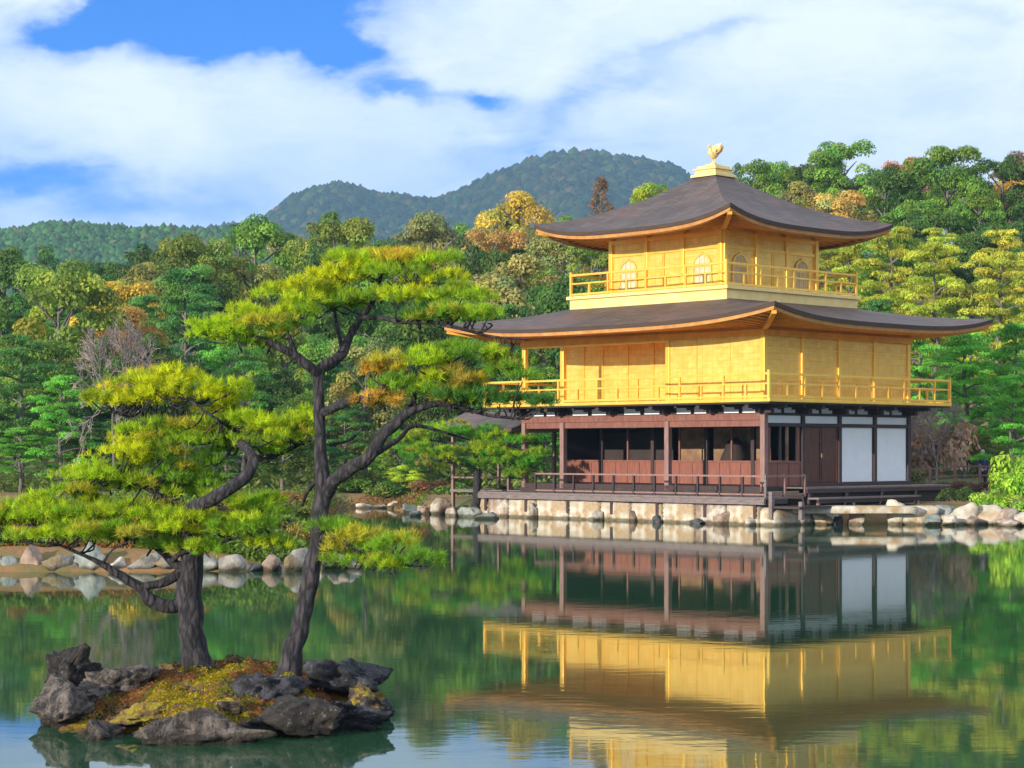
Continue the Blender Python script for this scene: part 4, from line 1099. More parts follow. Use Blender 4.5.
hero_pine('pine_tree', 'broad low pine with bright yellow green pads leaning left on the rocky island', 20.0,
    [[(199, 674, 0, 17), (195, 655, 0, 14.5), (190, 620, 0, 13), (188, 585, 0, 13), (190, 558, 0, 12), (192, 535, -.1, 11), (186, 515, -.3, 8), (205, 503, -.5, 6.8), (230, 489, -.55, 6.3), (250, 470, -.5, 6), (248, 450, -.3, 5), (220, 434, .3, 4.5), (190, 424, .25, 4), (150, 421, .2, 3), (112, 412, .2, 1.6)],
     [(186, 602, 0, 8), (168, 606, -.05, 7), (150, 600, -.1, 6.5), (139, 587, -.12, 5.5), (124, 578, -.15, 4.5), (108, 568, -.2, 3.5), (86, 556, -.25, 2), (60, 545, -.3, 1.4)],
     [(141, 588, -.12, 4.5), (155, 585, -.1, 4.5), (170, 580, -.05, 5), (186, 572, 0, 6)],
     [(186, 570, 0, 6), (176, 566, .05, 5), (162, 552, .1, 4), (148, 543, .1, 3), (120, 536, .1, 2.2), (85, 528, .15, 1.6), (40, 524, .2, 1)],
     [(172, 562, .05, 3), (180, 554, -.1, 2.6), (196, 549, -.2, 2), (230, 540, -.3, 1.4)],
     [(190, 520, .1, 5), (170, 505, .0, 3.6), (150, 490, -.1, 2.6), (125, 478, -.1, 1.6), (95, 470, 0, 1)],
     [(248, 462, .35, 4.5), (262, 458, .3, 3.6), (284, 452, .2, 2.4), (305, 442, .1, 1.4)],
     [(205, 505, .2, 3.5), (228, 510, .0, 2.6), (255, 520, -.2, 1.7), (280, 545, -.3, 1)],
     [(238, 446, .3, 3), (240, 435, .2, 2), (215, 418, -.1, 1.5), (190, 400, -.1, 1)]],
    [(150, 396, 46, 19, .15, 'y', 1.5), (110, 404, 30, 14, .1, 'y', 1.3), (198, 404, 34, 17, .2, 'y', 1.3), (128, 385, 24, 12, .3, 'y', 1.2), (172, 384, 24, 11, .3, 'y', 1.2),
     (235, 426, 36, 18, .2, 'm', 1.4), (275, 438, 38, 20, .1, 'm', 1.4), (218, 444, 28, 13, .0, 'm', 1.2), (296, 428, 18, 14, .1, 'm', 1.1), (225, 400, 26, 14, .25, 'm', 1.0), (250, 455, 34, 10, .25, 'g', .9),
     (160, 440, 40, 14, -.1, 'm', 1.3), (130, 458, 36, 16, -.1, 'y', 1.3), (110, 480, 40, 16, -.1, 'm', 1.4), (175, 468, 44, 18, .1, 'g', 1.3), (150, 490, 44, 16, .0, 'g', 1.3), (88, 492, 30, 12, .0, 'm', 1.2), (195, 490, 24, 12, .1, 'g', 1.0),
     (62, 512, 44, 18, .1, 'm', 1.4), (20, 524, 34, 20, .2, 'm', 1.3), (-14, 528, 26, 18, .2, 'm', 1.0), (100, 520, 44, 18, -.1, 'g', 1.4), (60, 538, 44, 15, -.3, 'm', 1.3), (120, 538, 40, 15, -.2, 'g', 1.3),
     (165, 522, 36, 16, -.1, 'm', 1.3), (200, 530, 36, 18, -.3, 'm', 1.4), (238, 530, 34, 15, -.3, 'g', 1.3), (205, 551, 30, 8, -.3, 'g', 1.1), (240, 508, 34, 13, -.1, 'g', 1.2), (272, 548, 24, 9, -.3, 'm', 1.3), (265, 520, 22, 12, -.2, 'g', 1.1), (160, 548, 20, 7, -.1, 'g', .9)], 21, fz=1.1)
hero_pine('pine_tree', 'tall slender pine with a bare grey trunk and spreading crown on the rocky island', 19.5,
    [[(283, 690, 0, 17), (289, 668, 0, 12.5), (298, 635, 0, 10), (306, 600, 0, 9.2), (314, 560, 0, 9), (320, 520, 0, 9), (323, 490, 0, 8.8), (321, 455, 0, 6.6), (320, 420, 0, 5.8), (319, 390, 0, 5.4), (320, 372, 0, 5.6), (332, 362, .1, 5.5), (343, 351, .15, 5), (350, 334, .2, 4), (362, 316, .25, 3.4), (374, 300, .3, 2.8), (380, 280, .3, 2), (384, 262, .3, 1.1)],
     [(320, 374, 0, 5.5), (308, 366, -.1, 5), (296, 357, -.15, 5), (284, 350, -.2, 4), (272, 343, -.2, 3), (256, 338, -.2, 2.2), (236, 336, -.2, 1.3)],
     [(321, 413, 0, 4.5), (333, 408, -.15, 4.6), (347, 402, -.25, 4.6), (360, 399, -.3, 3.8), (372, 396, -.35, 2.6), (388, 386, -.35, 1.6)],
     [(325, 492, 0, 8.5), (337, 478, -.1, 7), (352, 468, -.2, 6.5), (366, 459, -.25, 6.5), (376, 446, -.3, 6.2), (384, 434, -.3, 6), (395, 424, -.3, 5.5), (408, 413, -.3, 4.6), (424, 406, -.3, 3.6), (442, 404, -.3, 3), (462, 408, -.3, 2.4), (488, 415, -.3, 1.8), (520, 419, -.3, 1.1)],
     [(372, 456, -.25, 3), (386, 447, -.1, 3), (398, 440, .0, 2.5), (412, 426, .1, 2.2), (436, 430, .2, 1.6), (470, 440, .3, 1.1)],
     [(408, 413, -.3, 3), (414, 400, -.2, 2.4), (416, 385, -.2, 2), (428, 372, -.2, 1.4), (450, 366, -.2, .9)],
     [(360, 318, .25, 3), (380, 318, .1, 2.6), (405, 322, .0, 2.6), (432, 322, -.1, 2.2), (458, 328, -.2, 1.8), (490, 336, -.2, 1.4), (528, 340, -.2, .9)],
     [(296, 356, -.15, 2.8), (290, 340, -.2, 2.2), (282, 322, -.2, 1.6), (278, 308, -.2, 1)],
     [(343, 352, .15, 2.6), (338, 330, .3, 2), (334, 305, .4, 1.5), (338, 288, .4, .9)],
     [(318, 540, .0, 4), (332, 536, -.2, 3), (352, 546, -.4, 2.4), (378, 556, -.5, 1.8), (410, 566, -.6, 1.1)],
     [(374, 300, .3, 1.8), (396, 292, .2, 1.5), (424, 284, .1, 1)],
     [(330, 445, .1, 2), (350, 440, .25, 1.4), (365, 425, .3, .9)],
     [(322, 475, .1, 3.0), (308, 490, .25, 2.2), (302, 505, .4, 1.4)]],
    [(272, 312, 42, 18, -.2, 'm', 1.3), (240, 330, 32, 14, -.2, 'm', 1.1), (215, 335, 22, 9, -.2, 'm', .9), (300, 296, 34, 15, .1, 'y', 1.1), (285, 334, 26, 11, -.3, 'g', 1.0), (255, 344, 26, 8, -.1, 'g', .8),
     (340, 285, 34, 17, .35, 'y', 1.3), (352, 264, 26, 11, .4, 'm', 1.1), (330, 312, 28, 13, .4, 'g', 1.0), (375, 268, 26, 13, .3, 'm', 1.0), (345, 300, 26, 12, .2, 'm', 1.0),
     (405, 280, 38, 15, .2, 'm', 1.2), (430, 268, 26, 12, .2, 'm', 1.0), (398, 302, 36, 13, .1, 'm', 1.1), (440, 292, 32, 14, .0, 'y', 1.1), (462, 302, 22, 10, -.1, 'm', .9), (410, 262, 22, 9, .3, 'b', .8),
     (455, 318, 40, 11, -.1, 'g', 1.2), (490, 322, 24, 10, -.2, 'g', 1.1), (425, 318, 28, 8, -.1, 'd', .9),
     (412, 368, 34, 13, -.2, 'm', 1.2), (445, 362, 36, 14, -.2, 'g', 1.2), (480, 366, 34, 12, -.2, 'g', 1.1), (505, 378, 22, 10, -.3, 'g', .9), (380, 372, 16, 9, -.2, 'b', .7), (470, 384, 26, 12, -.3, 'b', 1.1), (436, 384, 30, 11, -.2, 'm', 1.0),
     (395, 392, 28, 12, -.35, 'g', .9), (480, 402, 44, 10, -.3, 'd', 2.0), (518, 406, 28, 9, -.3, 'd', 2.0), (445, 400, 24, 9, -.3, 'g', 1.2), (375, 405, 16, 8, -.3, 'b', .6),
     (385, 552, 30, 14, -.45, 'g', 1.3), (360, 540, 24, 12, -.3, 'm', 1.2), (410, 566, 24, 11, -.6, 'g', 1.2), (345, 558, 20, 14, -.3, 'm', 1.1), (338, 532, 14, 9, -.2, 'g', 1.0), (372, 568, 24, 10, -.5, 'g', 1.1)], 22, dn=.74)

hero_pine('pine_tree', 'shore pine with a dark straight trunk just left of the veranda', 77.5,
    [[(476, 519, 0, 5), (476, 500, 0, 4), (477, 480, 0, 3.6), (476, 462, 0, 3), (474, 448, 0, 2.2), (470, 436, 0, 1)],
     [(476, 470, 0, 2.4), (460, 464, -.4, 1.8), (435, 460, -.8, 1.2), (405, 462, -1, .6)],
     [(476, 465, 0, 2.4), (495, 462, -.6, 1.8), (515, 464, -.9, 1.2), (535, 468, -1, .6)],
     [(475, 452, 0, 1.8), (455, 444, .4, 1.3), (430, 440, .6, .7)], [(475, 452, 0, 1.8), (495, 446, -.3, 1.3), (515, 447, -.5, .7)]],
    [(465, 432, 34, 9, 0, 'e', 2.6), (430, 440, 34, 10, .4, 'e', 2.6), (500, 443, 32, 10, -.3, 'e', 2.6), (400, 455, 26, 9, .3, 'e', 2.2), (440, 455, 34, 10, -.6, 'g', 2.4),
     (478, 455, 34, 9, -.5, 'g', 2.4), (515, 458, 28, 11, -.8, 'e', 2.6), (534, 466, 18, 10, -1, 'e', 2.4), (500, 468, 26, 9, -.9, 'g', 2.4), (415, 468, 28, 8, -.8, 'd', 2.0), (524, 477, 18, 7, -1, 'g', 2.2), (458, 468, 20, 6, -.6, 'd', 1.6)], 23, K=2.6)
# ------------------------------------------------------------------ garden and hillside trees
def unit(n, r_): 
    v = r_.normal(size=(n, 3)); return v / np.linalg.norm(v, axis=1, keepdims=True)
def clumpy(centres, radii, per, r_, size, up=.35, squash=.75, warm=.0):
    Cs, Ns, Ts, Ss = [], [], [], []
    for c_, ra in zip(centres, radii):
        n = int(per * (ra ** 2)); d_ = unit(n, r_)
        d_[:, 2] = np.where(d_[:, 2] < -.3, -d_[:, 2], d_[:, 2])
        q = r_.uniform(.55, 1.08, (n, 1)) ** .7
        Cs.append(c_ + d_ * ra * q * np.array([1, 1, squash])); Ns.append(d_ + r_.normal(size=(n, 3)) * .45 + np.array([0, 0, up]))
        base = np.array([1, 1, 1]) * r_.uniform(.62, 1.38) + np.array([.28, .06, -.1]) * r_.normal() * .5
        Ts.append(np.clip(base[None] * r_.uniform(.75, 1.25, (n, 1)), .05, 3)); Ss.append(size * r_.uniform(.7, 1.3, n))
    return np.concatenate(Cs), np.concatenate(Ns), np.concatenate(Ss), np.concatenate(Ts)
def limbs_mesh(name, pts_list, mat=BARKG, n=7):
    m_ = MB()
    for pl in pts_list:
        q = smoothline(pl, 4); m_.tube([v[:3] for v in q], [max(v[3], .015) for v in q], n, .15)
    me = bpy.data.meshes.new(name); me.from_pydata(m_.v, [], m_.f); me.update(); me.materials.append(mat)
    me.polygons.foreach_set('use_smooth', [True] * len(me.polygons)); return me
PROTO = {}
# every prototype is 10 m tall with a crown about 8 m wide (scaled per tree)
for vi in range(4):            # broadleaf
    r_ = np.random.default_rng(50 + vi); cs, ra = [], []
    for k in range(58):
        d_ = unit(1, r_)[0]; q = r_.uniform(.45, 1.0) ** .5
        e = 1 + .25 * math.sin(3 * math.atan2(d_[1], d_[0]) + vi)
        cs.append(np.array([d_[0] * 3.3 * q * e, d_[1] * 3.3 * q * e, 5.7 + d_[2] * 3.7 * q])); ra.append(r_.uniform(.65, 1.35))
    C_, N_, S_, T_ = clumpy(cs, ra, 290, r_, .13)
    lm = [[(0, 0, -.5, .28), (.1, .05, 1.5, .22), (-.1, .1, 3.5, .18), (0, 0, 6, .12), (.2, 0, 8.5, .04)]]
    for k in range(9):
        a = k * 2.4; z = 2.2 + k * .6; lm.append([(0, 0, z, .11), (math.cos(a) * 1.1, math.sin(a) * 1.1, z + .9, .08), (math.cos(a) * 2.6, math.sin(a) * 2.6, z + 1.8, .03)])
    me = leafmesh('broadleaf_crown', C_, N_, S_, T_); me.materials.append(FOL); PROTO[('broad', vi)] = (me, limbs_mesh('broadleaf_trunk', lm))
for vi in range(3):            # garden pine: flat layered pads
    r_ = np.random.default_rng(70 + vi); cs, ra = [], []; lm = [[(0, 0, -.5, .24), (.15, 0, 2, .2), (-.2, .1, 4.5, .16), (.15, 0, 7, .1), (0, 0, 9.6, .03)]]
    for k in range(17):
        z = 2.6 + k * .44; a = k * 2.4 + r_.uniform(-.4, .4); ext = (1 - (z - 2.4) / 8.6) * 3.7 + .5; q = r_.uniform(.45, .95)
        px_, py_ = math.cos(a) * ext * q, math.sin(a) * ext * q
        lm.append([(0, 0, z - .5, .08), (px_ * .5, py_ * .5, z - .15, .06), (px_, py_, z - .1, .03)])
        for m_ in range(7):
            cs.append(np.array([px_ + r_.normal() * .75, py_ + r_.normal() * .75, z + r_.normal() * .12])); ra.append(r_.uniform(.5, .85))
    cs.append(np.array([0, 0, 9.6])); ra.append(.8)
    C_, N_, S_, T_ = clumpy(cs, ra, 260, r_, .13, .6, .38)
    me = leafmesh('pine_crown', C_, N_, S_, T_, .32); me.materials.append(FOL); PROTO[('pine', vi)] = (me, limbs_mesh('pine_trunk', lm))
for vi in range(2):            # conifer: tall cone with drooping sprays
    r_ = np.random.default_rng(80 + vi); cs, ra = [], []
    for k in range(74):
        z = 1.6 + 8.2 * (k / 74); ext = (1 - ((z - 1.2) / 9.0) ** 1.3) * 2.7 + .15; a = k * 2.4 + r_.uniform(-.5, .5); q = r_.uniform(.5, 1.05)
        cs.append(np.array([math.cos(a) * ext * q, math.sin(a) * ext * q, z])); ra.append(r_.uniform(.45, .85) * (1.1 - z / 22))
    C_, N_, S_, T_ = clumpy(cs, ra, 270, r_, .14, .2, .8)
    me = leafmesh('conifer_crown', C_, N_, S_, T_, .35); me.materials.append(FOL)
    PROTO[('conifer', vi)] = (me, limbs_mesh('conifer_trunk', [[(0, 0, -.5, .26), (0, 0, 4, .17), (0, 0, 9.8, .03)]]))
for vi in range(2):            # bare tree
    r_ = np.random.default_rng(90 + vi); lm = []
    def grow(p_, d_, ln, ra_, dep):
        q = p_ + d_ * ln; md = (p_ + q) / 2 + r_.normal(size=3) * ln * .07
        lm.append([(*p_, ra_), (*md, ra_ * .8), (*q, ra_ * .6)]) 
        if dep:
            for k in range(3 if dep > 1 else 4):
                nd = d_ + r_.normal(size=3) * .48; nd[2] += .12; nd /= np.linalg.norm(nd); grow(q, nd, ln * r_.uniform(.62, .85), ra_ * .62, dep - 1)
    grow(np.array([0, 0, -.3]), np.array([0.05, 0, 1.0]), 2.4, .15, 6)
    q = MB()
    for pl in lm: q.tube([v[:3] for v in pl], [max(v[3], .016) for v in pl], 3, 0, False)
    me = bpy.data.meshes.new('bare_branches'); me.from_pydata(q.v, [], q.f); me.update(); me.materials.append(TWIGM); PROTO[('bare', vi)] = (me, None)
r_ = np.random.default_rng(99)   # round shrub 1.6 m wide, 1 m tall
cs = [np.array([r_.normal() * .42, r_.normal() * .42, r_.uniform(.15, .62)]) for k in range(20)]
C_, N_, S_, T_ = clumpy(cs, [r_.uniform(.22, .4) for c_ in cs], 900, r_, .06)
me = leafmesh('shrub_leaves', C_, N_, S_, T_); me.materials.append(FOL); PROTO[('shrub', 0)] = (me, None)

KIND = dict(   # prototype, leaf colour, words, category
    dark=('broad', (0.099, 0.179, 0.034), 'dark green leafy tree', 'tree'), olive=('broad', (.27, .33, .05), 'olive green leafy tree', 'tree'),
    mid=('broad', (0.185, 0.320, 0.046), 'mid green leafy tree', 'tree'), tan=('broad', (0.625, 0.422, 0.127), 'tan and orange tinted tree', 'autumn tree'),
    rust=('broad', (0.511, 0.243, 0.161), 'rusty red autumn tree', 'autumn tree'), brown=('conifer', (0.213, 0.115, 0.057), 'dark brown bushy tree', 'tree'),
    gold=('broad', (0.568, 0.435, 0.069), 'yellow brown tinted tree', 'autumn tree'), greyg=('broad', (0.312, 0.320, 0.103), 'grey green leafy tree', 'tree'),
    lime=('broad', (0.454, 0.538, 0.046), 'yellow green leafy tree', 'tree'), pine=('pine', (0.170, 0.461, 0.057), 'bright green layered pine', 'pine tree'),
    ypine=('pine', (0.483, 0.512, 0.057), 'yellow green layered pine', 'pine tree'), dpine=('pine', (0.106, 0.256, 0.057), 'dark green layered pine', 'pine tree'),
    cedar=('conifer', (0.085, 0.192, 0.046), 'dark green pointed conifer', 'conifer'), gcedar=('conifer', (0.185, 0.346, 0.052), 'green pointed conifer', 'conifer'),
    bare=('bare', (1, 1, 1), 'leafless grey branched tree', 'bare tree'), bluec=('conifer', (0.099, 0.205, 0.103), 'blue green conifer', 'conifer'))
CLONED = {}
trees = []
def put_tree(kind, px, top, Y, wpx, label=None, base=None, vi=None, rot=None, name=None):
    """px, top: where the crown centre and the tree top are seen; Y: distance; wpx: crown width"""
    pk, colr, words, cat = KIND[kind]
    X = (px - CX) * Y / F; zt = CAMZ + (HY - top) * Y / F; zb = gz(X, Y) if base is None else base
    H = max(zt - zb, 1.0); Wm = wpx * Y / F; Wm = max(Wm, H * {'broad': .66, 'pine': .56, 'conifer': .40, 'bare': .5}[pk])
    nv = len([k for k in PROTO if k[0] == pk]); vi = rng.integers(nv) if vi is None else vi
    cm, tm = PROTO[(pk, int(vi))]
    nm = name or {'broad': 'broadleaf_tree', 'pine': 'pine_tree', 'conifer': 'conifer_tree', 'bare': 'bare_tree'}[pk]
    e = empty(nm, (X, Y, zb), rng.uniform(0, 6.28) if rot is None else rot)
    wid = {'broad': 8.2, 'pine': 8.0, 'conifer': 5.8, 'bare': 6.0}[pk]
    e.scale = (Wm / wid, Wm / wid, H / (10.2 if pk != 'bare' else 7.4))
    j = rng.uniform(.85, 1.15, 3); j = j * .4 + j.mean() * .6
    if pk == 'bare':
        o_ = bpy.data.objects.new('branches', cm); COL.objects.link(o_); o_.parent = e
    else:
        o_ = bpy.data.objects.new('crown', cm); COL.objects.link(o_); o_.parent = e
        o_.color = (colr[0] * j[0], colr[1] * j[1], colr[2] * j[2], 1)
        o2 = bpy.data.objects.new('trunk', tm); COL.objects.link(o2); o2.parent = e
    trees.append([e, kind, px, top, Y, label, words, cat]); return e
# skyline and noticeable trees, surveyed one by one
SPEC = [  # kind, px, top, Y, width px, label
 ('olive', 58, 250, 120, 105, 'big rounded olive brown tree at the far left of the hillside'), ('dark', 4, 238, 150, 70, 'dark leafy tree on the skyline at the left picture edge'),
 ('gold', 128, 268, 135, 62, 'yellow brown tree between the big olive tree and the orange topped one'), ('olive', 200, 221, 150, 76, 'olive tree with orange tints sticking up above the left skyline'),
 ('mid', 255, 208, 165, 64, 'green tree on the skyline just left of the first far mountain'), ('olive', 335, 201, 160, 92, 'large olive brown tree standing before the left far mountain'),
 ('greyg', 432, 205, 165, 86, 'grey green tree standing before the saddle between the far mountains'), ('dark', 385, 232, 150, 60, 'dark green tree in the gap between the olive and the grey green one'),
 ('tan', 492, 216, 175, 60, 'pale brown autumn tree below the right far mountain'), ('greyg', 545, 222, 165, 70, 'grey green tree by the left tip of the upper roof'),
 ('brown', 601, 173, 175, 50, 'dark brown bushy tree against the right far mountain'), ('lime', 655, 175, 180, 56, 'yellow green tree just left of the upper roof slope'),
 ('gold', 521, 184, 215, 24, 'small yellow tree on the foot of the right far mountain'),
 ('bluec', 738, 160, 190, 26, 'small blue green conifer just right of the roof phoenix'), ('mid', 770, 150, 175, 52, 'rounded green tree right of the phoenix on the skyline'),
 ('mid', 842, 134, 175, 84, 'tall green tree on the skyline above the right part of the upper roof'), ('dark', 808, 156, 185, 50, 'dark tree behind between the two green skyline trees'),
 ('tan', 838, 180, 150, 74, 'tan and orange autumn tree above the right slope of the upper roof'), ('greyg', 800, 176, 152, 56, 'dull tan green tree left of the orange one behind the upper roof'),
 ('rust', 905, 148, 190, 60, 'rusty autumn tree in the gap left of the tall pointed green tree'), ('mid', 948, 136, 165, 96, 'tall broad green tree standing highest on the right skyline'),
 ('dark', 885, 160, 165, 66, 'dark green tree under the rusty one right of the upper roof'), ('dark', 1002, 150, 165, 70, 'dark green tree on the skyline near the right picture edge'),
 ('rust', 1022, 146, 185, 46, 'red autumn tree top at the right picture edge'), ('mid', 980, 180, 150, 60, 'green tree below the skyline near the right edge'),
 ('dark', 930, 205, 140, 80, 'dark leafy tree below the tall pointed green tree'), ('dark', 1000, 215, 135, 76, 'dark rounded tree at the right edge above the garden pines'),
 ('ypine', 890, 222, 118, 96, 'yellow green layered pine right of the upper roof tip'), ('ypine', 1000, 246, 105, 110, 'large yellow green layered pine at the right picture edge'),
 ('ypine', 935, 238, 112, 84, 'yellow green layered pine between the two large ones on the right'), ('ypine', 850, 232, 125, 66, 'layered pine just beyond the third storey balcony at right'),
 ('pine', 965, 330, 92, 96, 'bright green pine by the right tip of the lower roof'), ('pine', 1015, 318, 90, 80, 'bright green pine at the right edge behind the lower pines'),
 ('pine', 920, 318, 98, 74, 'bright green pine seen under the right eave of the lower roof'), ('dpine', 880, 296, 105, 80, 'green pine just above the right slope of the lower roof'),
 ('bare', 938, 396, 86, 62, 'pinkish brown leafless shrub tree right of the white wall panels'), ('bare', 912, 404, 88, 50, 'thin leafless tree close to the right wall of the pavilion'),
 ('olive', 968, 428, 94, 60, 'low olive green tree behind the visitor at right'), ('pine', 1012, 372, 78, 70, 'fresh green low pine on the right bank'),
 ('bare', 112, 318, 88, 72, 'leafless grey tree among the pines at left'), ('tan', 130, 300, 125, 44, 'orange brown tree top above the leafless grey tree'),
 ('dpine', 22, 330, 92, 96, 'dark green layered pine at the left picture edge'), ('pine', 60, 372, 90, 80, 'layered pine with bright green shelves left of the yellow island pine'),
 ('dark', 150, 330, 98, 70, 'dark leafy tree just right of the leafless grey tree'), ('dpine', 185, 262, 115, 84, 'tall dark pine behind the island pine crowns'),
 ('dpine', 245, 345, 92, 80, 'dark green pine seen between the two island pines'), ('pine', 228, 318, 100, 70, 'bright green pine left of the tall trunk'),
 ('dark', 300, 262, 130, 84, 'dark leafy tree behind the left top of the tall island pine'), ('mid', 360, 250, 135, 70, 'green tree behind the top of the tall island pine'),
 ('dark', 480, 235, 140, 76, 'dark green tree left of the upper roof'), ('greyg', 520, 245, 120, 80, 'grey green leafy tree behind the left slope of the lower roof'),
 ('dark', 560, 268, 110, 70, 'dark tree behind the third storey balcony at left'), ('dpine', 500, 300, 100, 76, 'dark pine behind the left tip of the lower roof'),
 ('mid', 452, 270, 118, 66, 'green leafy tree behind the right crown of the tall island pine'), ('dark', 410, 300, 104, 74, 'dark tree in the shade behind the island pine branches'),
 ('greyg', 365, 330, 98, 70, 'grey green tree behind the fork of the tall island pine'), ('mid', 300, 390, 96, 60, 'green tree right behind the bare middle of the tall trunk'),
 ('dpine', 345, 400, 93, 70, 'dark pine behind the big branch of the tall island pine'), ('mid', 545, 360, 100, 60, 'green tree seen through the open second storey veranda'),
 ('mid', 400, 440, 92, 62, 'green tree above the far bank rocks left of the veranda'),
 ('dark', 430, 380, 96, 80, 'dark green tree above the shore pine left of the pavilion'), ('lime', 410, 462, 90, 46, 'low yellow green bush tree above the far bank rocks'),
 ('pine', 545, 400, 96, 70, 'green pine seen through the ground floor veranda at left'), ('dpine', 100, 420, 92, 80, 'dark pine low behind the yellow island pine'),
 ('pine', 20, 425, 90, 76, 'bright green low pine at the left edge above the sandy strip')]
shore_pine = None
for k in SPEC:
    e = put_tree(*k[:5], label=k[5])
    if 'shore pine' in k[5]: shore_pine = e
# fill the hillside, kind by region, keeping a natural spacing
def fill(rows):
    pl = [(t_[0].location.x, t_[0].location.y) for t_ in trees]
    for (Y, step, lo, hi, tops) in rows:
        px = lo + rng.uniform(0, step)
        while px < hi:
            yy = Y + rng.uniform(-5, 5); X = (px - CX) * yy / F
            tx, ty = zip(*tops); tp = np.interp(px, tx, ty) + rng.uniform(-7, 14)
            blocked = 545 < px < 900 and Y < 130
            if not blocked and all(math.hypot(X - a, yy - b_) > 3.0 for a, b_ in pl):
                right = px > 700
                if Y > 140: ks = ['dark', 'mid', 'olive', 'cedar', 'dark', 'greyg', 'gcedar'] if not right else ['dark', 'mid', 'dark', 'cedar', 'mid', 'gold', 'gcedar']
                elif Y > 112: ks = ['mid', 'olive', 'dark', 'dpine', 'mid', 'greyg', 'mid', 'cedar'] if not right else ['dark', 'ypine', 'mid', 'ypine', 'olive']
                else: ks = ['dpine', 'dark', 'pine', 'mid', 'dark', 'dpine'] if not right else ['pine', 'dpine', 'ypine', 'olive', 'mid']
                put_tree(ks[int(rng.integers(len(ks)))], px, tp, yy, step * rng.uniform(1.15, 1.55)); pl.append((X, yy))
            px += step * rng.uniform(.8, 1.2)
fill([(178, 52, -160, 1190, [(-160, 240), (60, 236), (180, 236), (260, 222), (420, 222), (540, 226), (640, 196), (720, 184), (760, 168), (850, 158), (960, 160), (1190, 150)]),
      (150, 54, -150, 1180, [(-160, 262), (60, 262), (260, 244), (420, 250), (560, 250), (700, 215), (780, 195), (900, 190), (1000, 200), (1190, 190)]),
      (130, 56, -140, 1180, [(-160, 290), (100, 296), (300, 280), (450, 284), (560, 280), (760, 240), (900, 225), (1190, 235)]),
      (114, 58, -130, 1170, [(-160, 325), (100, 325), (300, 318), (450, 318), (560, 300), (880, 270), (1190, 280)]),
      (101, 62, -130, 1170, [(-160, 365), (100, 370), (300, 365), (450, 350), (560, 330), (880, 330), (1190, 320)]),
      (94, 58, -120, 560, [(-160, 405), (100, 408), (300, 430), (450, 400), (560, 380)])])
# labels: by kind, tier on the hill and order from the left
tiers = [(98, 'front row'), (109, 'second row'), (124, 'lower slope'), (142, 'middle slope'), (164, 'upper slope'), (999, 'hill crest')]
cnt = {}
for t_ in sorted([q for q in trees if q[5] is None], key=lambda q: q[2]):
    side = 'left' if t_[2] < 512 else 'right'
    tr_ = next(nm for lim, nm in tiers if t_[4] < lim); key = (t_[1], tr_); cnt[key] = cnt.get(key, 0) + 1
    t_[5] = f"{t_[6]} on the {tr_}, {ORD[cnt[key] - 1]} such from the left"
for t_ in trees: tag(t_[0], t_[5], t_[7], 'trees of the hillside behind the pond' if t_[4] > 85 else None)

# shrubs along the banks
SH = [(20, 552, 46, 60, (.10, .17, .03), 'dark green low shrub at the far left behind the bank rocks'), (85, 548, 47, 56, (.16, .20, .04), 'olive low shrub behind the tall upright bank rock'),
      (190, 552, 46.5, 50, (.26, .15, .05), 'rust brown low shrub right of the leaning pine trunk'), (262, 545, 47, 66, (.12, .18, .03), 'green spreading shrub between the two island trunks'),
      (305, 552, 45.5, 40, (.24, .20, .04), 'straw coloured low shrub just behind the tall pine trunk'), (345, 548, 46, 40, (.13, .19, .03), 'green low shrub at the right end of the near bank'),
      (290, 520, 56, 60, (.13, .17, .03), 'olive green shrub further back on the near bank'), (340, 512, 70, 56, (.10, .18, .03), 'dark green shrub where the near bank turns away'),
      (350, 497, 92, 60, (.12, .22, .03), 'green shrub above the palest far bank rocks'), (402, 497, 90, 50, (.09, .18, .03), 'dark green shrub above the middle far bank rocks'), (455, 500, 84, 44, (.12, .22, .03), 'rounded green shrub left of the shore pine trunk'),
      (140, 562, 44.5, 56, (.42, .34, .04), 'yellow green low shrub on the near left bank behind the rocks'), (30, 556, 45, 50, (.24, .13, .04), 'brown dry shrub at the left end of the near bank'),
      (265, 500, 62, 90, (.26, .14, .05), 'orange brown dry bush between the two island pine trunks'), (230, 520, 60, 60, (.22, .15, .05), 'brownish bush behind the left island pine'),
      (958, 502, 72, 34, (.07, .12, .03), 'small dark green shrub on the right bank rocks'), (1012, 462, 71, 56, (.30, .52, .05), 'fresh green overhanging shrub at the right picture edge'),
      (1030, 440, 72.5, 70, (.30, .50, .05), 'tall fresh green shrub right at the picture edge'), (996, 496, 70, 50, (.32, .50, .05), 'light green shrub low over the right bank water'), (1040, 500, 69.5, 60, (.26, .46, .05), 'wide green shrub beyond the right picture edge'),
      (930, 478, 78, 46, (.16, .075, .045), 'reddish brown low shrub right of the pavilion deck'), (975, 477, 80, 50, (.17, .08, .05), 'reddish brown shrub behind the fence near the visitor'),
      (936, 405, 88, 74, (.42, .27, .22), 'pinkish brown fine leaved bush just right of the white panels'),
      (905, 470, 84, 36, (.10, .10, .04), 'dull olive shrub behind the right deck'), (384, 498, 90, 40, (.16, .22, .04), 'light green shrub on the far left bank'), (430, 492, 88, 40, (.20, .10, .05), 'reddish shrub above the far bank rocks'),
      (505, 505, 80, 24, (.09, .13, .04), 'small green shrub at the foot of the shore pine')]
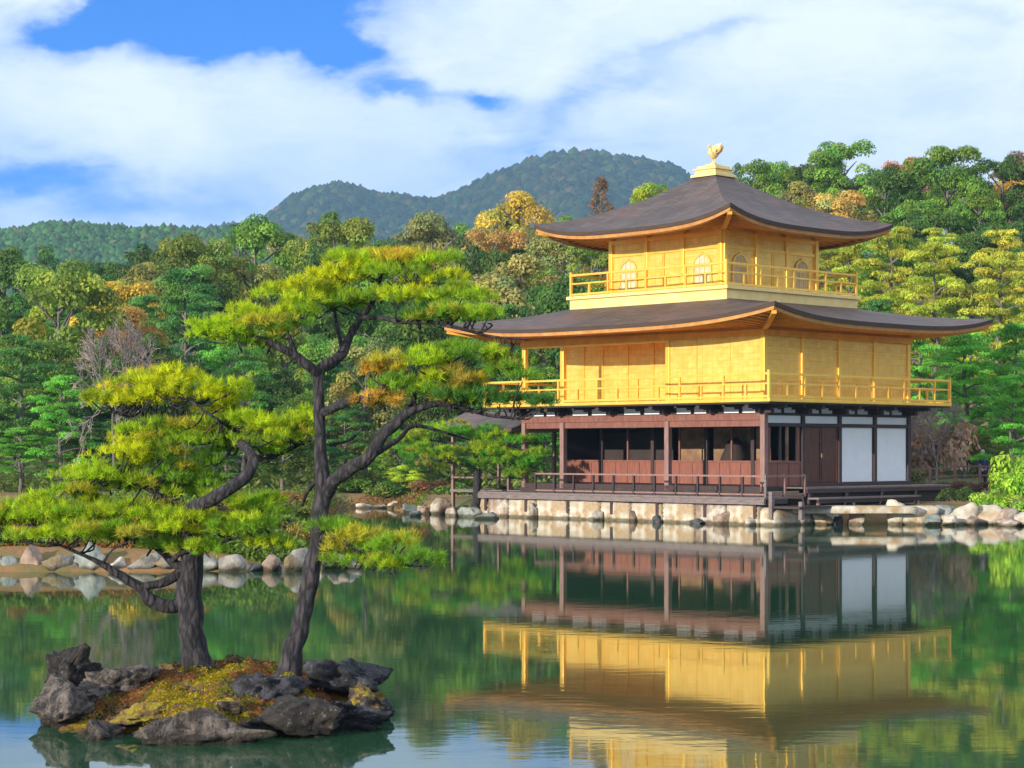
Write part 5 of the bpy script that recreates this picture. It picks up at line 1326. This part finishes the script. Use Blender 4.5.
for (px, py, Y, wp, c_, lab) in SH:
    X = (px - CX) * Y / F; z = gz(X, Y); e = bpy.data.objects.new('shrub', PROTO[('shrub', 0)][0]); COL.objects.link(e)
    Wm = wp * Y / F; H = max(CAMZ + (HY - py) * Y / F + .0 - z, .45) if py < 490 else .8
    e.location = (X, Y, z - .05); e.scale = (Wm / 1.9, Wm / 1.9, H / .95); e.rotation_euler = (0, 0, rng.uniform(0, 6)); e.color = (*c_, 1)
    tag(e, lab, 'shrub')
# undergrowth that closes the foot of the woods: nobody could count it
r_ = np.random.default_rng(5); n = 30000
X_ = r_.uniform(-48, 44, n); Y_ = 91 + r_.exponential(16, n); Y_ = np.minimum(Y_, 186 + r_.uniform(-9, 0, n)); dd = land_dist(X_, Y_)
k_ = (dd > 3.0) & ~((X_ > -2.5) & (X_ < 22) & (Y_ < 86)); X_, Y_ = X_[k_], Y_[k_]; Z_ = ground(X_, Y_) + r_.uniform(0, 1.0, len(X_)) ** 1.3 * (1.1 + .7 * np.sin(X_ * .8) * np.sin(Y_ * .6))
nn = unit(len(X_), r_); nn[:, 2] = abs(nn[:, 2]) + .5
pt_ = (.5 + .5 * np.sin(X_ * .5 + np.sin(Y_ * .3) * 2))[:, None]
tt_ = 2.3 * (np.array([.045, .075, .02]) * (1 - pt_) + np.array([.10, .12, .03]) * pt_) * r_.uniform(.7, 1.3, (len(X_), 1))
ug = link('undergrowth', leafmesh('undergrowth', np.stack([X_, Y_, Z_], 1), nn, r_.uniform(.12, .30, len(X_)), tt_), FOL)
tag(ug, 'low dark green undergrowth at the foot of the woods', 'undergrowth', kind='stuff')

# fallen leaves and tufts on the near left bank: uncountable ground cover
n = 90000; X_ = r_.uniform(-17, -3.6, n); Y_ = 43 + 47 * r_.uniform(0, 1, n) ** 1.8; dd = land_dist(X_, Y_); k_ = dd > .08; X_, Y_ = X_[k_], Y_[k_]
Z_ = ground(X_, Y_) + r_.uniform(0, .07, len(X_)); nn = unit(len(X_), r_) + np.array([0, -.5, .3])
pm = np.sin(X_ * 1.1 + 2 * np.sin(Y_ * .35)) + np.sin(X_ * .37 - Y_ * .5) + r_.normal(0, .4, len(X_))
cc = np.where((pm > .0)[:, None], [.13, .21, .03], np.where((pm > -.9)[:, None], [.34, .16, .05], [.16, .10, .04])) * r_.uniform(.6, 1.3, (len(X_), 1))
Z_ += np.where(pm > .0, r_.uniform(0, .20, len(X_)), 0)
tag(link('leaf_litter', leafmesh('leaf_litter', np.stack([X_, Y_, Z_], 1), nn, r_.uniform(.04, .095, len(X_)), cc), FOL), 'orange brown fallen leaves and grass tufts on the near left bank', 'ground cover', kind='stuff')

# ------------------------------------------------------------------ fence and visitor on the right
fx = [(905, 84), (930, 84), (955, 84), (980, 83.5), (1005, 83), (1035, 82.5)]
fe = empty('garden_fence', ((905 - CX) * 84 / F, 84, .9)); tag(fe, 'low brown wooden rail fence on the path right of the pavilion', 'fence')
P_ = []
for px, Y in fx:
    X = (px - CX) * Y / F; P_.append(Vector((X, Y, gz(X, Y))) - fe.location)
m_ = MB()
for a, b_ in zip(P_[:-1], P_[1:]):
    for hh in (.92, .55): m_.bar(a + Vector((0, 0, hh)), b_ + Vector((0, 0, hh)), .07, .06)
m_.build('rail', WOODPOST, fe)
for p_ in P_: MB().box(p_.x - .05, p_.x + .05, p_.y - .05, p_.y + .05, p_.z - .2, p_.z + 1.02).build('post', WOODPOST, fe)

def plain(name, c_, r1=.8):
    return mat_mottled(name, c_, tuple(v * .8 for v in c_), 6, r1, .1)
SKIN, HAIR, JACK, TROU, SHOE = plain('skin', (.55, .36, .27), .6), plain('grey_hair', (.42, .38, .34)), plain('navy_jacket', (.02, .035, .11)), plain('black_trousers', (.02, .02, .028)), plain('shoes', (.05, .04, .04))
def skin_mesh(name, verts, edges, radii, mat, parent, root=0, sub=2):
    me = bpy.data.meshes.new(name); me.from_pydata(verts, edges, []); me.update()
    o_ = link(name, me, mat, parent)
    o_.modifiers.new('skin', 'SKIN'); l = me.skin_vertices[0].data
    for i, q in enumerate(radii): l[i].radius = (q, q) if not isinstance(q, tuple) else q
    l[root].use_root = True
    s_ = o_.modifiers.new('sub', 'SUBSURF'); s_.levels = sub; s_.render_levels = sub
    return o_
vx, vy = (983 - CX) * 85.5 / F, 85.5
per = empty('person', (vx, vy, gz(vx, vy)), R(20))
tag(per, 'visitor in a dark blue jacket and black trousers standing behind the fence at right', 'person')
# body faces -Y (towards the pond), one continuous figure
bv = [(0, 0, .90), (0, 0, 1.08), (0, .01, 1.25), (0, .02, 1.37), (0, .01, 1.45), (0, -.005, 1.54), (0, -.01, 1.62),
      (.09, 0, .86), (.10, -.01, .48), (.10, .01, .09), (.11, -.13, .04), (-.09, 0, .86), (-.11, .03, .48), (-.12, .05, .09), (-.13, -.09, .04),
      (.17, .01, 1.36), (.23, .03, 1.10), (.22, -.08, .88), (.21, -.12, .80), (-.17, .01, 1.36), (-.24, .02, 1.10), (-.20, -.12, .93), (-.16, -.19, .90)]
be = [(0, 1), (1, 2), (2, 3), (3, 4), (4, 5), (5, 6), (0, 7), (7, 8), (8, 9), (9, 10), (0, 11), (11, 12), (12, 13), (13, 14), (3, 15), (15, 16), (16, 17), (17, 18), (3, 19), (19, 20), (20, 21), (21, 22)]
br = [(.14, .11), (.125, .10), (.14, .105), (.13, .09), .052, .085, .075, .088, .058, .042, .035, .088, .058, .042, .035, .055, .042, .032, .03, .055, .042, .032, .03]
bo = skin_mesh('body', bv, be, br, SKIN, per)
jv = [(0, 0, .88), (0, 0, 1.08), (0, .01, 1.25), (0, .02, 1.38), (.17, .01, 1.36), (.23, .03, 1.10), (.22, -.08, .90), (-.17, .01, 1.36), (-.24, .02, 1.10), (-.20, -.12, .95)]
je = [(0, 1), (1, 2), (2, 3), (3, 4), (4, 5), (5, 6), (3, 7), (7, 8), (8, 9)]
skin_mesh('jacket', jv, je, [(.17, .14), (.155, .13), (.17, .135), (.15, .11), .075, .06, .048, .075, .06, .048], JACK, per)
skin_mesh('trousers', [(0, 0, .88), (.09, 0, .82), (.10, -.01, .48), (.10, .01, .10), (-.09, 0, .82), (-.11, .03, .48), (-.12, .05, .10)], [(0, 1), (1, 2), (2, 3), (0, 4), (4, 5), (5, 6)], [(.15, .125), .105, .078, .06, .105, .078, .06], TROU, per)
for x, y in ((.10, -.03), (-.12, .01)):
    MB().tube([(x, y + .10, .05), (x, y, .06), (x, y - .10, .045), (x, y - .16, .035)], [.04, .05, .045, .025], 8).build('shoe', SHOE, per, True)
MB().tube([(0, .045, 1.52), (0, .045, 1.60), (0, .02, 1.68), (0, -.005, 1.725), (0, -.01, 1.74)], [.07, .095, .098, .06, .01], 12).build('hair', HAIR, per, True)
MB().tube([(0, -.10, 1.60), (0, -.115, 1.575), (0, -.10, 1.56)], [.012, .02, .012], 6).build('nose', SKIN, per, True)
for s_ in (-1, 1):
    MB().tube([(s_ * .03, -.086, 1.617), (s_ * .03, -.094, 1.617)], [.010, .006], 6).build('eye', TROU, per)
    hx, hy, hz_ = (.21, -.12, .80) if s_ > 0 else (-.16, -.19, .90)
    hd = MB()
    for q in range(4):
        ox = (q - 1.5) * .018; hd.tube([(hx + ox, hy - .01, hz_), (hx + ox, hy - .03, hz_ - .05), (hx + ox * .9, hy - .025, hz_ - .085 + abs(q - 1.5) * .008)], [.012, .010, .006], 5)
    hd.tube([(hx - s_ * .02, hy, hz_ + .01), (hx - s_ * .045, hy - .03, hz_ - .03)], [.012, .007], 5)
    hd.build('hand', SKIN, per, True)

# ------------------------------------------------------------------ air between the near garden and the far mountains
HZ, t = material('thin_air'); t.n.remove(t.p)
pv = t.node('ShaderNodeVolumePrincipled'); pv.inputs['Color'].default_value = (0.36, 0.66, 1.0, 1); pv.inputs['Density'].default_value = 0.00019
pv.inputs['Anisotropy'].default_value = 0.0
t.l.new(pv.outputs[0], t.o.inputs['Volume'])
USE_HAZE = True
if USE_HAZE:
    hb = MB().box(-1600, 1600, -1100, 3000, -3, 420).build('haze', HZ); hb['kind'] = 'stuff'
